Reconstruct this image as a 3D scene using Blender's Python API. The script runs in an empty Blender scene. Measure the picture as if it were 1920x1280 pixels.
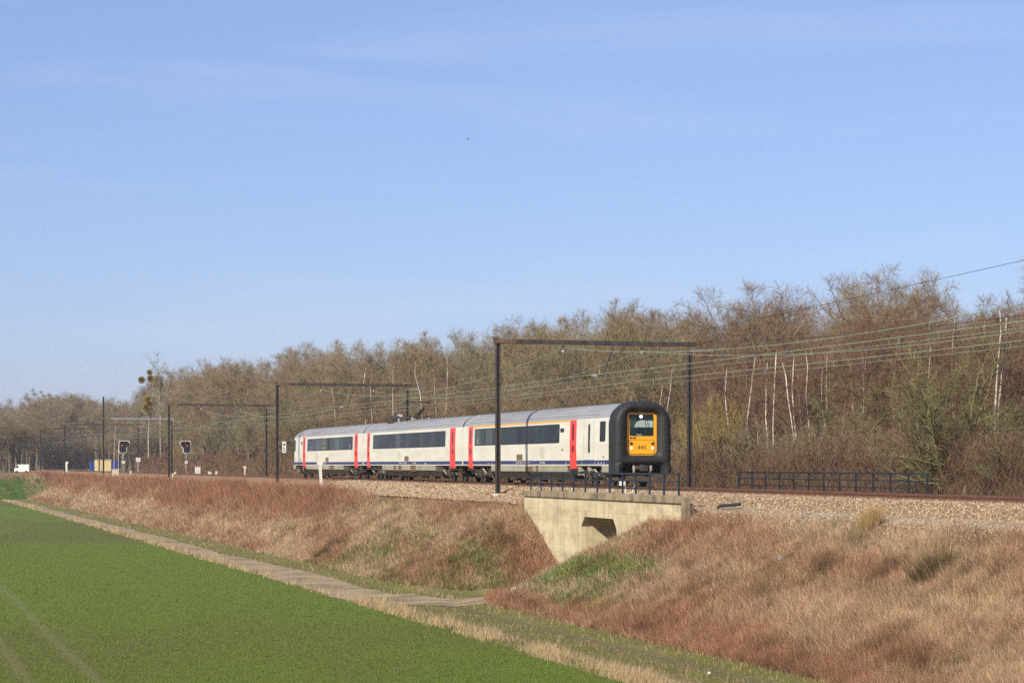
import bpy, math, random
import numpy as np
from math import sin, cos, tan, atan, radians, pi, sqrt

# ------------------------------------------------------------------ camera, sky, sun, exposure
SC = bpy.context.scene
COL = SC.collection
A = atan(1185 / 4000.0)                 # angle between the view axis and the railway
CA, SA = cos(A), sin(A)
SUN_EL = radians(32.0)
_LN, _LT = 0.762, 0.648                # sunlight travels across and along the railway
SUN_DIR = (-(_LN * CA - _LT * SA) * cos(SUN_EL), -(_LN * SA + _LT * CA) * cos(SUN_EL), sin(SUN_EL))   # towards the sun

cam_d = bpy.data.cameras.new('camera')
cam = bpy.data.objects.new('camera', cam_d)
COL.objects.link(cam)
cam.location = (0, 0, 1.0)              # rail head is z = 0, the field lies at z = -4.5
cam.rotation_euler = (radians(90), 0, 0)
cam_d.sensor_width = 36.0
cam_d.lens = 75.0
cam_d.shift_y = (871 - 640) / 1920.0
cam_d.clip_start = 0.5
cam_d.clip_end = 12000
SC.camera = cam

world = bpy.data.worlds.new('World')
SC.world = world
world.use_nodes = True
nt = world.node_tree
bg = nt.nodes['Background']
sky = nt.nodes.new('ShaderNodeTexSky')
sky.sky_type = 'NISHITA'
sky.sun_disc = False
sky.sun_elevation = SUN_EL
sky.sun_rotation = math.atan2(SUN_DIR[0], SUN_DIR[1])
sky.altitude = 0
sky.air_density = 1.0
sky.dust_density = 0.8
sky.ozone_density = 5.0
# spring haze evens the blue out; a few faint cirrus veils
mixs = nt.nodes.new('ShaderNodeMix'); mixs.data_type = 'RGBA'; mixs.inputs[0].default_value = 0.40
mixs.inputs[7].default_value = (2.35, 2.98, 6.1, 1)
tint = nt.nodes.new('ShaderNodeMix'); tint.data_type = 'RGBA'; tint.blend_type = 'MULTIPLY'; tint.inputs[0].default_value = 1.0; tint.inputs[7].default_value = (1.05, 0.97, 0.97, 1)
nt.links.new(sky.outputs[0], tint.inputs[6]); nt.links.new(tint.outputs[2], mixs.inputs[6])
tcw = nt.nodes.new('ShaderNodeTexCoord'); mpw = nt.nodes.new('ShaderNodeMapping'); mpw.inputs['Scale'].default_value = (3.0, 3.0, 22.0); mpw.inputs['Rotation'].default_value = (0.05, 0.08, 0.3)
nzw = nt.nodes.new('ShaderNodeTexNoise'); nzw.inputs['Scale'].default_value = 1.3; nzw.inputs['Detail'].default_value = 7; nzw.inputs['Roughness'].default_value = 0.55; nzw.inputs['Distortion'].default_value = 0.6
rpw = nt.nodes.new('ShaderNodeValToRGB'); rpw.color_ramp.elements[0].position = 0.50; rpw.color_ramp.elements[1].position = 0.80
rpw.color_ramp.elements[0].color = (0, 0, 0, 1); rpw.color_ramp.elements[1].color = (0.20, 0.20, 0.20, 1)
nt.links.new(tcw.outputs['Generated'], mpw.inputs[0]); nt.links.new(mpw.outputs[0], nzw.inputs['Vector']); nt.links.new(nzw.outputs['Fac'], rpw.inputs[0])
mixc = nt.nodes.new('ShaderNodeMix'); mixc.data_type = 'RGBA'; mixc.inputs[7].default_value = (5.2, 5.7, 6.6, 1)
nt.links.new(rpw.outputs[0], mixc.inputs[0]); nt.links.new(mixs.outputs[2], mixc.inputs[6])
nt.links.new(mixc.outputs[2], bg.inputs[0])
bg.inputs[1].default_value = 0.10

sun_d = bpy.data.lights.new('sun', 'SUN')
sun_d.energy = 4.2
sun_d.angle = radians(0.53)
sun_d.color = (1.0, 0.93, 0.80)
sun = bpy.data.objects.new('sun', sun_d)
COL.objects.link(sun)
from mathutils import Vector, Matrix
sun.rotation_euler = Vector(SUN_DIR).to_track_quat('Z', 'Y').to_euler()
sun.location = (-60, -40, 60)

SC.view_settings.view_transform = 'Standard'
SC.view_settings.look = 'None'
SC.view_settings.exposure = 0.5
SC.view_settings.gamma = 1.0
SC.cycles.max_bounces = 6
SC.cycles.diffuse_bounces = 2
SC.cycles.glossy_bounces = 3
SC.cycles.transmission_bounces = 4
SC.cycles.transparent_max_bounces = 8
SC.cycles.use_denoising = False
SC.cycles.use_adaptive_sampling = True
SC.cycles.adaptive_threshold = 0.02

# ------------------------------------------------------------------ coordinates along the railway
# s runs along the track away from the camera, n across it (camera at n = 0, track centre n = 33.68)
NC = 33.68
ROT = pi / 2 + A
def W(s, n, z=0.0):
    return (-s * SA + n * CA, s * CA + n * SA, z)
def bend(s):
    return max(0.0, s - 420.0) ** 2 / 2000.0
def WT(s, n, z=0.0):
    return W(s, n + bend(s), z)
def sx(px, n):
    return n / tan(atan((px - 960) / 4000.0) + A)
def px_of(x, y):
    return 960 + 4000.0 * x / y

# ------------------------------------------------------------------ helpers
rng = np.random.default_rng(7)
random.seed(5)

def hsh(i, j, seed):
    h = (i.astype(np.int64) * 374761393 + j.astype(np.int64) * 668265263 + seed * 974711) & 0x7fffffff
    h = ((h ^ (h >> 13)) * 1274126177) & 0x7fffffff
    return ((h ^ (h >> 16)) & 0xffff) / 65535.0
def vnoise(x, y, seed=0):
    x = np.asarray(x, float); y = np.asarray(y, float)
    i = np.floor(x); j = np.floor(y); u = x - i; v = y - j
    u = u * u * (3 - 2 * u); v = v * v * (3 - 2 * v)
    a = hsh(i, j, seed); b = hsh(i + 1, j, seed); c = hsh(i, j + 1, seed); d = hsh(i + 1, j + 1, seed)
    return (a * (1 - u) + b * u) * (1 - v) + (c * (1 - u) + d * u) * v
def fbm(x, y, seed=0, o=4):
    t = 0; a = 0.5; s = 0
    for k in range(o):
        t = t + a * vnoise(np.asarray(x) * 2 ** k, np.asarray(y) * 2 ** k, seed + k * 17); s += a; a *= 0.5
    return t / s
def sstep(a, b, x):
    t = np.clip((x - a) / (b - a), 0, 1)
    return t * t * (3 - 2 * t)

def tag(o, label=None, cat=None, group=None, kind=None):
    if label: o['label'] = label
    if cat: o['category'] = cat
    if group: o['group'] = group
    if kind: o['kind'] = kind
    return o
def empty(name, loc=(0, 0, 0), rz=0.0, label=None, cat=None, group=None, parent=None):
    o = bpy.data.objects.new(name, None)
    o.empty_display_size = 0.2
    COL.objects.link(o)
    o.location = loc
    o.rotation_euler = (0, 0, rz)
    o.parent = parent
    return tag(o, label, cat, group)
def link(name, me, parent=None, loc=None, rz=None):
    o = bpy.data.objects.new(name, me)
    COL.objects.link(o)
    o.parent = parent
    if loc is not None: o.location = loc
    if rz is not None: o.rotation_euler = (0, 0, rz)
    return o
def np_mesh(name, V, Q=None, T=None, col=None, mat=None, smooth=False):
    """mesh from numpy arrays of vertices, quads and triangles, with an optional colour per vertex"""
    V = np.asarray(V, np.float32).reshape(-1, 3)
    Q = np.zeros((0, 4), np.int32) if Q is None else np.asarray(Q, np.int32).reshape(-1, 4)
    T = np.zeros((0, 3), np.int32) if T is None else np.asarray(T, np.int32).reshape(-1, 3)
    me = bpy.data.meshes.new(name)
    me.vertices.add(len(V)); me.vertices.foreach_set('co', V.ravel())
    me.loops.add(len(Q) * 4 + len(T) * 3)
    me.loops.foreach_set('vertex_index', np.concatenate([Q.ravel(), T.ravel()]))
    me.polygons.add(len(Q) + len(T))
    st = np.concatenate([np.arange(len(Q)) * 4, len(Q) * 4 + np.arange(len(T)) * 3]).astype(np.int32)
    me.polygons.foreach_set('loop_start', st)
    if smooth:
        me.polygons.foreach_set('use_smooth', np.ones(len(Q) + len(T), bool))
    me.update(calc_edges=True)
    if col is not None:
        at = me.color_attributes.new('col', 'FLOAT_COLOR', 'POINT')
        c = np.ones((len(V), 4), np.float32); c[:, :3] = col
        at.data.foreach_set('color', c.ravel())
    if mat: me.materials.append(mat)
    return me

class MB:
    """collects simple shapes; build() links them as one mesh object"""
    def __init__(self):
        self.v = []; self.f = []; self.sm = []
    def add(self, vs, fs, smooth=False):
        b = len(self.v)
        self.v += [tuple(p) for p in vs]
        self.f += [tuple(b + i for i in f) for f in fs]
        self.sm += [smooth] * len(fs)
        return self
    def box(self, x0, x1, y0, y1, z0, z1, c=0.0):
        if c > 0:      # chamfered vertical and top edges: loft of three rings
            rings = []
            for z, k in ((z0, 0), (z1 - c, 0), (z1, c)):
                a, b, d, e = x0 + k, x1 - k, y0 + k, y1 - k
                rings.append([(a + c, d, z), (b - c, d, z), (b, d + c, z), (b, e - c, z), (b - c, e, z), (a + c, e, z), (a, e - c, z), (a, d + c, z)])
            return self.loft(rings, caps=True)
        v = [(x0, y0, z0), (x1, y0, z0), (x1, y1, z0), (x0, y1, z0), (x0, y0, z1), (x1, y0, z1), (x1, y1, z1), (x0, y1, z1)]
        return self.add(v, [(3, 2, 1, 0), (4, 5, 6, 7), (0, 1, 5, 4), (1, 2, 6, 5), (2, 3, 7, 6), (3, 0, 4, 7)])
    def loft(self, rings, caps=False, closed=True, smooth=False):
        m = len(rings[0]); vs = [p for r in rings for p in r]; fs = []
        for i in range(len(rings) - 1):
            for j in range(m if closed else m - 1):
                k = (j + 1) % m
                fs.append((i * m + j, i * m + k, (i + 1) * m + k, (i + 1) * m + j))
        self.add(vs, fs, smooth)
        if caps:
            self.add(rings[0], [tuple(range(m))[::-1]]); self.add(rings[-1], [tuple(range(m))])
        return self
    def tube(self, pts, r, sides=6, smooth=True, caps=True):
        pts = [Vector(p) for p in pts]
        rs = r if isinstance(r, (list, tuple)) else [r] * len(pts)
        rings = []
        for i, p in enumerate(pts):
            d = (pts[min(i + 1, len(pts) - 1)] - pts[max(i - 1, 0)]).normalized()
            ref = Vector((0, 0, 1)) if abs(d.z) < 0.9 else Vector((1, 0, 0))
            a = d.cross(ref).normalized(); b = d.cross(a)
            rings.append([p + (a * cos(2 * pi * k / sides) + b * sin(2 * pi * k / sides)) * rs[i] for k in range(sides)])
        self.loft(rings, False, True, smooth)
        if caps:
            self.add(rings[0], [tuple(range(sides))]); self.add(rings[-1], [tuple(range(sides))[::-1]])
        return self
    def cyl(self, c, axis, r, h, sides=16):
        c = Vector(c); ax = {'x': Vector((1, 0, 0)), 'y': Vector((0, 1, 0)), 'z': Vector((0, 0, 1))}[axis]
        return self.tube([c - ax * h / 2, c + ax * h / 2], r, sides)
    def prism(self, poly, axis, a, b):
        """polygon in the plane across axis, pushed from a to b"""
        def p3(p, t):
            return (t, p[0], p[1]) if axis == 'x' else (p[0], t, p[1]) if axis == 'y' else (p[0], p[1], t)
        m = len(poly)
        vs = [p3(p, a) for p in poly] + [p3(p, b) for p in poly]
        fs = [tuple(range(m))[::-1], tuple(range(m, 2 * m))] + [(j, (j + 1) % m, m + (j + 1) % m, m + j) for j in range(m)]
        return self.add(vs, fs)
    def mesh(self, name, mat=None):
        me = bpy.data.meshes.new(name)
        me.from_pydata(self.v, [], self.f)
        me.polygons.foreach_set('use_smooth', self.sm)
        import bmesh
        bm = bmesh.new(); bm.from_mesh(me); bmesh.ops.recalc_face_normals(bm, faces=bm.faces); bm.to_mesh(me); bm.free()
        me.update()
        if mat: me.materials.append(mat)
        return me
    def build(self, name, mat, parent=None, loc=None, rz=None):
        return link(name, self.mesh(name, mat), parent, loc, rz)

def rrect(x0, x1, z0, z1, r, k=5):
    """rounded rectangle outline, counter-clockwise"""
    o = []
    for cx, cz, a0 in ((x1 - r, z0 + r, -pi / 2), (x1 - r, z1 - r, 0), (x0 + r, z1 - r, pi / 2), (x0 + r, z0 + r, pi)):
        for i in range(k + 1):
            a = a0 + pi / 2 * i / k
            o.append((cx + r * cos(a), cz + r * sin(a)))
    return o

# ------------------------------------------------------------------ materials
def nodes_of(name):
    m = bpy.data.materials.new(name); m.use_nodes = True
    t = m.node_tree
    return m, t, t.nodes, t.links, t.nodes['Principled BSDF']
def ramp(N, stops):
    r = N.new('ShaderNodeValToRGB')
    e = r.color_ramp.elements
    while len(e) < len(stops): e.new(0.5)
    for k, (p, c) in enumerate(stops):
        e[k].position = p; e[k].color = (*c, 1)
    return r
def pmat(name, col, var=0.15, scale=3.0, rough=0.6, bump=0.0, bscale=20.0, metal=0.0, spec=0.5, col2=None, stretch=(1, 1, 1), lo=0.35, hi=0.65, coords='Object'):
    m, t, N, L, P = nodes_of(name)
    tc = N.new('ShaderNodeTexCoord'); mp = N.new('ShaderNodeMapping')
    mp.inputs['Scale'].default_value = stretch
    L.new(tc.outputs[coords], mp.inputs[0])
    nz = N.new('ShaderNodeTexNoise'); nz.inputs['Scale'].default_value = scale; nz.inputs['Detail'].default_value = 7; nz.inputs['Roughness'].default_value = 0.62
    L.new(mp.outputs[0], nz.inputs['Vector'])
    c2 = col2 if col2 else tuple(min(1, c * (1 + var)) for c in col)
    c1 = col if col2 else tuple(c * (1 - var) for c in col)
    r = ramp(N, [(lo, c1), (hi, c2)])
    L.new(nz.outputs['Fac'], r.inputs[0]); L.new(r.outputs[0], P.inputs['Base Color'])
    P.inputs['Roughness'].default_value = rough
    P.inputs['Metallic'].default_value = metal
    P.inputs['Specular IOR Level'].default_value = spec
    if bump > 0:
        n2 = N.new('ShaderNodeTexNoise'); n2.inputs['Scale'].default_value = bscale; n2.inputs['Detail'].default_value = 6
        L.new(mp.outputs[0], n2.inputs['Vector'])
        b = N.new('ShaderNodeBump'); b.inputs['Strength'].default_value = bump; b.inputs['Distance'].default_value = 0.03
        L.new(n2.outputs['Fac'], b.inputs['Height']); L.new(b.outputs[0], P.inputs['Normal'])
    return m
def blade_mat(name, transl=0.3, rough=0.9):
    m, t, N, L, P = nodes_of(name)
    at = N.new('ShaderNodeAttribute'); at.attribute_name = 'col'
    d = N.new('ShaderNodeBsdfDiffuse'); tr = N.new('ShaderNodeBsdfTranslucent'); mx = N.new('ShaderNodeMixShader')
    L.new(at.outputs['Color'], d.inputs['Color']); L.new(at.outputs['Color'], tr.inputs['Color'])
    mx.inputs[0].default_value = transl
    L.new(d.outputs[0], mx.inputs[1]); L.new(tr.outputs[0], mx.inputs[2])
    L.new(mx.outputs[0], N['Material Output'].inputs['Surface'])
    N.remove(P)
    return m
def attr_ground(name, scale=4.0, var=0.35, bump=0.6, fine=30.0):
    m, t, N, L, P = nodes_of(name)
    at = N.new('ShaderNodeAttribute'); at.attribute_name = 'col'
    tc = N.new('ShaderNodeTexCoord')
    nz = N.new('ShaderNodeTexNoise'); nz.inputs['Scale'].default_value = scale; nz.inputs['Detail'].default_value = 8; nz.inputs['Roughness'].default_value = 0.7
    L.new(tc.outputs['Object'], nz.inputs['Vector'])
    r = ramp(N, [(0.3, (1 - var,) * 3), (0.7, (1 + var,) * 3)])
    L.new(nz.outputs['Fac'], r.inputs[0])
    mx = N.new('ShaderNodeMix'); mx.data_type = 'RGBA'; mx.blend_type = 'MULTIPLY'; mx.inputs[0].default_value = 1
    L.new(at.outputs['Color'], mx.inputs[6]); L.new(r.outputs[0], mx.inputs[7]); L.new(mx.outputs[2], P.inputs['Base Color'])
    P.inputs['Roughness'].default_value = 0.95; P.inputs['Specular IOR Level'].default_value = 0.1
    n2 = N.new('ShaderNodeTexNoise'); n2.inputs['Scale'].default_value = fine; n2.inputs['Detail'].default_value = 4
    L.new(tc.outputs['Object'], n2.inputs['Vector'])
    b = N.new('ShaderNodeBump'); b.inputs['Strength'].default_value = bump; b.inputs['Distance'].default_value = 0.06
    L.new(n2.outputs['Fac'], b.inputs['Height']); L.new(b.outputs[0], P.inputs['Normal'])
    return m

M = {}
M['terrain'] = attr_ground('earth_and_turf')
M['ballast'] = pmat('ballast_bed', (0.16, 0.10, 0.05), scale=9, col2=(0.42, 0.27, 0.14), rough=0.95, bump=1.0, bscale=14, lo=0.32, hi=0.68, spec=0.1)
M['path'] = pmat('grey_grit', (0.22, 0.175, 0.12), scale=1.2, col2=(0.36, 0.29, 0.20), rough=0.95, bump=0.5, bscale=30, spec=0.1)
M['road'] = pmat('worn_concrete_track', (0.19, 0.14, 0.075), scale=0.5, col2=(0.37, 0.275, 0.16), rough=0.95, bump=0.8, bscale=9, lo=0.36, hi=0.56, spec=0.2)
def concrete_mat(name):
    m, t, N, L, P = nodes_of(name)
    tc = N.new('ShaderNodeTexCoord')
    def noise(scale, stretch, detail=7, rough=0.6):
        mp = N.new('ShaderNodeMapping'); mp.inputs['Scale'].default_value = stretch; L.new(tc.outputs['Object'], mp.inputs[0])
        nz = N.new('ShaderNodeTexNoise'); nz.inputs['Scale'].default_value = scale; nz.inputs['Detail'].default_value = detail; nz.inputs['Roughness'].default_value = rough
        L.new(mp.outputs[0], nz.inputs['Vector']); return nz.outputs['Fac']
    def mul(a, b):
        mx = N.new('ShaderNodeMix'); mx.data_type = 'RGBA'; mx.blend_type = 'MULTIPLY'; mx.inputs[0].default_value = 1
        L.new(a, mx.inputs[6]); L.new(b, mx.inputs[7]); return mx.outputs[2]
    base = ramp(N, [(0.32, (0.36, 0.295, 0.185)), (0.50, (0.52, 0.43, 0.27)), (0.68, (0.64, 0.54, 0.35))]); L.new(noise(0.9, (0.8, 1, 1.5)), base.inputs[0])
    streak = ramp(N, [(0.30, (0.68, 0.66, 0.63)), (0.46, (1, 1, 1))]); L.new(noise(2.2, (1.6, 1, 0.10), 5), streak.inputs[0])
    blot = ramp(N, [(0.30, (0.72, 0.73, 0.75)), (0.44, (1, 1, 1))]); L.new(noise(2.6, (1, 1, 1.6), 8, 0.7), blot.inputs[0])
    wv = N.new('ShaderNodeTexWave'); wv.bands_direction = 'Z'; wv.inputs['Scale'].default_value = 0.62; wv.inputs['Distortion'].default_value = 0.0; wv.inputs['Detail'].default_value = 2
    L.new(tc.outputs['Object'], wv.inputs['Vector'])
    form = ramp(N, [(0.0, (0.88, 0.87, 0.85)), (0.03, (1, 1, 1))]); L.new(wv.outputs['Fac'], form.inputs[0])
    L.new(mul(mul(mul(base.outputs[0], streak.outputs[0]), blot.outputs[0]), form.outputs[0]), P.inputs['Base Color'])
    P.inputs['Roughness'].default_value = 0.9; P.inputs['Specular IOR Level'].default_value = 0.2
    b = N.new('ShaderNodeBump'); b.inputs['Strength'].default_value = 0.35; b.inputs['Distance'].default_value = 0.03
    L.new(noise(6, (1, 1, 1)), b.inputs['Height']); L.new(b.outputs[0], P.inputs['Normal'])
    return m
M['concrete'] = concrete_mat('aged_concrete')
M['concrete_old'] = pmat('aged_concrete', (0.36, 0.27, 0.15), scale=0.7, col2=(0.60, 0.47, 0.27), rough=0.9, bump=0.25, bscale=7, stretch=(0.8, 1, 1.4), lo=0.34, hi=0.56, spec=0.2)
M['concrete_dirty'] = pmat('weathered_coping', (0.13, 0.105, 0.07), scale=1.6, col2=(0.36, 0.28, 0.17), rough=0.95, bump=0.4, bscale=10, stretch=(1, 1, 0.4), spec=0.15)
M['concrete_grey'] = pmat('pale_concrete', (0.45, 0.38, 0.27), scale=3, col2=(0.62, 0.54, 0.40), rough=0.9, bump=0.2)
M['railing'] = pmat('dark_blue_paint', (0.014, 0.020, 0.030), var=0.3, scale=6, rough=0.5)
M['rail_side'] = pmat('rusty_rail', (0.09, 0.040, 0.022), scale=5, col2=(0.17, 0.072, 0.038), rough=0.85, bump=0.3)
M['rail_top'] = pmat('polished_rail_head', (0.16, 0.13, 0.12), var=0.2, scale=3, rough=0.35, metal=0.8)
M['sleeper'] = pmat('concrete_sleeper', (0.30, 0.25, 0.18), var=0.25, scale=6, rough=0.95)
M['steel'] = pmat('weathered_mast_steel', (0.030, 0.022, 0.018), scale=2.5, col2=(0.075, 0.056, 0.042), rough=0.6, stretch=(1, 1, 0.3))
M['rust'] = pmat('rust', (0.085, 0.045, 0.025), scale=8, col2=(0.19, 0.12, 0.06), rough=0.9)
M['galv'] = pmat('galvanised', (0.30, 0.31, 0.31), var=0.2, scale=5, rough=0.5, metal=0.4)
M['wire'] = pmat('verdigris_wire', (0.24, 0.30, 0.20), var=0.15, scale=1, rough=0.6)
M['wire_dark'] = pmat('dark_cable', (0.035, 0.032, 0.03), var=0.2, scale=1, rough=0.6)
M['porcelain'] = pmat('insulator', (0.42, 0.40, 0.36), var=0.2, scale=8, rough=0.3)
M['white'] = pmat('white_paint', (0.66, 0.62, 0.52), var=0.12, scale=4, rough=0.5)
M['black'] = pmat('black_paint', (0.018, 0.018, 0.02), var=0.3, scale=6, rough=0.5)
M['train_white'] = pmat('cream_white_coach_paint', (0.62, 0.58, 0.465), scale=0.9, col2=(0.72, 0.685, 0.565), rough=0.32, stretch=(0.5, 1, 1.6))
M['train_silver'] = pmat('silver_grey_roof', (0.235, 0.232, 0.228), scale=0.9, col2=(0.305, 0.30, 0.295), rough=0.6, stretch=(0.35, 2, 2), metal=0.0)
M['train_rib'] = pmat('roof_rib_grey', (0.21, 0.21, 0.215), var=0.2, scale=2, rough=0.5)
M['train_red'] = pmat('red_door_paint', (0.72, 0.045, 0.03), var=0.06, scale=2, rough=0.35)
M['train_blue'] = pmat('navy_stripe', (0.022, 0.033, 0.12), var=0.15, scale=2, rough=0.4)
M['train_yellow'] = pmat('yellow_paint', (0.80, 0.37, 0.012), var=0.06, scale=2, rough=0.38)
M['train_skirt'] = pmat('dusty_grey_skirt', (0.235, 0.215, 0.155), scale=1.2, col2=(0.36, 0.335, 0.25), rough=0.8, stretch=(1.5, 1, 0.5))
M['train_under'] = pmat('brown_underframe', (0.033, 0.024, 0.016), scale=3.5, col2=(0.095, 0.07, 0.045), rough=0.85, bump=0.2)
M['bogie'] = pmat('oily_bogie_steel', (0.018, 0.015, 0.012), scale=4, col2=(0.075, 0.058, 0.04), rough=0.75)
M['rubber'] = pmat('black_rubber', (0.017, 0.0165, 0.0155), scale=1.2, col2=(0.024, 0.0225, 0.020), rough=0.6, spec=0.35)
M['dark_gap'] = pmat('bellows_black', (0.010, 0.010, 0.010), var=0.3, rough=0.8)
M['grille'] = pmat('brown_grille', (0.13, 0.085, 0.045), scale=5, col2=(0.19, 0.12, 0.06), rough=0.8)
M['grey_line'] = pmat('grey_lettering', (0.30, 0.29, 0.25), var=0.1, rough=0.5)
def glass(name, col, rough=0.06, var=0.5, scale=1.0):
    m = pmat(name, col, var=var, scale=scale, rough=rough, spec=0.07, stretch=(1.3, 1, 0.15))
    return m
M['glass_a'] = glass('tinted_window_glass', (0.018, 0.024, 0.021))
M['glass_b'] = glass('tinted_window_glass_lighter', (0.050, 0.060, 0.050))
M['glass_c'] = glass('tinted_window_glass_darker', (0.012, 0.015, 0.015))
M['screen'] = glass('windscreen_glass', (0.020, 0.034, 0.040), rough=0.04)
M['blind'] = pmat('pale_cab_blind', (0.30, 0.36, 0.33), var=0.1, rough=0.6)
def lampm(name, col, e):
    m, t, N, L, P = nodes_of(name)
    P.inputs['Base Color'].default_value = (*col, 1)
    P.inputs['Emission Color'].default_value = (*col, 1); P.inputs['Emission Strength'].default_value = e
    return m
M['headlight'] = lampm('lit_headlamp', (1.0, 0.86, 0.68), 0.9)
M['marker'] = lampm('lit_marker_lamp', (1.0, 0.90, 0.76), 0.35)
M['red_lamp'] = lampm('red_signal_lamp', (1.0, 0.03, 0.02), 0.9)
M['van_white'] = pmat('van_white', (0.72, 0.70, 0.66), var=0.06, rough=0.35)
M['hut_yellow'] = pmat('cream_yellow_hut', (0.66, 0.52, 0.25), var=0.08, scale=2, rough=0.6)
M['hut_blue'] = pmat('blue_container', (0.022, 0.055, 0.22), var=0.15, scale=2, rough=0.5)
M['blade'] = blade_mat('dry_stems', 0.25)
M['leafy'] = blade_mat('green_shoots', 0.35)
M['brush'] = blade_mat('bare_brush', 0.0)

# ------------------------------------------------------------------ the ground
S_R0, S_R1 = 74.2, 94.2          # ends of the bridge wall
NW = 28.5                        # face of the bridge wall
ZF = -4.5                        # field
CREST, TOE, ZC = 29.0, 22.6, -0.82
def ell(a, b):
    return np.sqrt(np.maximum(a, 0) ** 2 + np.maximum(b, 0) ** 2)
def cone_near(s, n):
    return (np.maximum((CREST - n) / (CREST - TOE), 0) ** 2.5 + np.maximum((s - 76.6) / 8.0, 0) ** 2.5) ** 0.4
def ground_z(s, n, rough=True):
    s = np.asarray(s, float); n = np.asarray(n, float)
    H = ZC - ZF
    dn = (CREST - n) / (CREST - TOE)
    far = ell(dn, (94.2 - s) / 7.4)
    near = cone_near(s, n)
    d = np.minimum(far, near)
    z = ZC - H * np.clip(d, 0, 1)
    z = z + 0.25 * sstep(0.85, 1.0, d) * (1 - sstep(1.0, 1.25, d)) * 0.6      # soft toe
    # road ramp closing the field far to the left
    rise = sstep(344, 362, s + 0.15 * (n - 20)) * (ZC - 0.1 - ZF)
    z = np.maximum(z, ZF + rise * (n < 60))
    plateau = np.where(n > 38.5, -0.75, -0.92)
    gap = (s > 80.95) & (s < 86.3)
    z = np.where(n > NW + 0.06, np.where((n > CREST) | ((s > S_R0) & (s < S_R1)), np.where(gap & (n < 38.6), ZF, plateau), z), z)
    if rough:
        slope = sstep(22.2, 23.5, n) * (1 - sstep(28.2, 28.9, n))
        z = z + slope * (0.34 * (fbm(s * 0.35, n * 0.5, 3) - 0.5) + 0.12 * (fbm(s * 1.6, n * 1.6, 9) - 0.5)) * np.where((s > 73) & (s < 95) & (n > 27.6), 0.3, 1)
        z = z + (n < 22.4) * 0.05 * (fbm(s * 0.5, n * 0.5, 21) - 0.5)
        z = z + 1.0 * (fbm(s * 0.02, n * 0.02, 33) - 0.5) * sstep(46, 70, n)
    return z

# bare-ground / turf colours by zone
C_TAN = np.array((0.30, 0.205, 0.115)); C_RED = np.array((0.20, 0.088, 0.052)); C_OLV = np.array((0.115, 0.105, 0.038))
C_GRN = np.array((0.055, 0.115, 0.022)); C_FLD = np.array((0.128, 0.168, 0.029)); C_SOIL = np.array((0.17, 0.115, 0.06))
def slope_weights(s, n):
    """how much tan grass, red stems, olive grass, green grass stand at a place on the bank"""
    v = (CREST - n) / (CREST - TOE)                # 0 at the crest, 1 at the toe
    a = fbm(s * 0.085 + v * 1.2, v * 2.2 + s * 0.02, 41); b = fbm(s * 0.13 - v * 1.5, v * 3.1, 57); c = fbm(s * 0.5, n * 0.6, 71)
    far = sstep(112, 140, s)
    red = 0.30 + 2.4 * (a - 0.5) + 0.85 * far * (1 - sstep(0.25, 0.75, v)) + 0.5 * far * sstep(0.75, 0.9, v)
    red = red + 0.9 * sstep(0.72, 0.9, v) * (s < 82) * sstep(50, 62, s) + 0.42 * (s < 75) * (v < 0.40)
    tan_ = 0.70 + 2.4 * (b - 0.5) + 0.35 * far * sstep(0.25, 0.5, v) + 0.25 * (s < 70)
    mid = sstep(84, 88, s) * (1 - sstep(106, 122, s))
    olv = 0.32 + 1.9 * (c - 0.5) + 0.60 * mid * sstep(0.2, 0.6, v)
    grn = 0.28 * sstep(0.7, 0.95, v) * (s < 76) - 0.10 + 1.9 * (fbm(s * 0.22 + 9, n * 0.45, 91) - 0.5) + 0.75 * mid * sstep(0.3, 0.75, v) + 0.75 * sstep(67, 73, s) * (s < 86) * sstep(0.3, 0.5, v) * (1 - sstep(0.8, 0.95, v))
    red = red + 0.6 * sstep(86, 89, s) * (1 - sstep(92, 97, s)) * (v < 0.45)
    w = np.stack([tan_, red, olv, grn], -1)
    w = np.clip(w, 0.02, None) ** 2.2
    return w / w.sum(-1, keepdims=True)
def road_d(s, n):
    """signed coverage of the pale farm track: 1 on it"""
    # straight along the bank, then turning into the underpass
    c = 19.45 + 0.15 * np.sin(s * 0.05) + 0.25 * sstep(135, 105, s)
    hw = 0.9 + 0.3 * fbm(s * 0.12, n * 0, 5) + 0.45 * sstep(135, 105, s)
    straight = (np.abs(n - c) < hw) & (s > 86)
    rr = np.hypot(s - 87.6, n - 28.6)
    turn = (np.abs(rr - 8.8) < 2.0) & (n < 30) & (s < 88.5) & (s > 76)
    under = (np.abs(s - 83.6) < 2.25) & (n > 25) & (n < 40)
    return straight | turn | under
def tram(n, s):
    w = 0.05 * np.sin(s * 0.2)
    return np.maximum(np.exp(-((n - 5.25 + w) / 0.2) ** 2), np.exp(-((n - 3.55 + w) / 0.2) ** 2))
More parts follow.
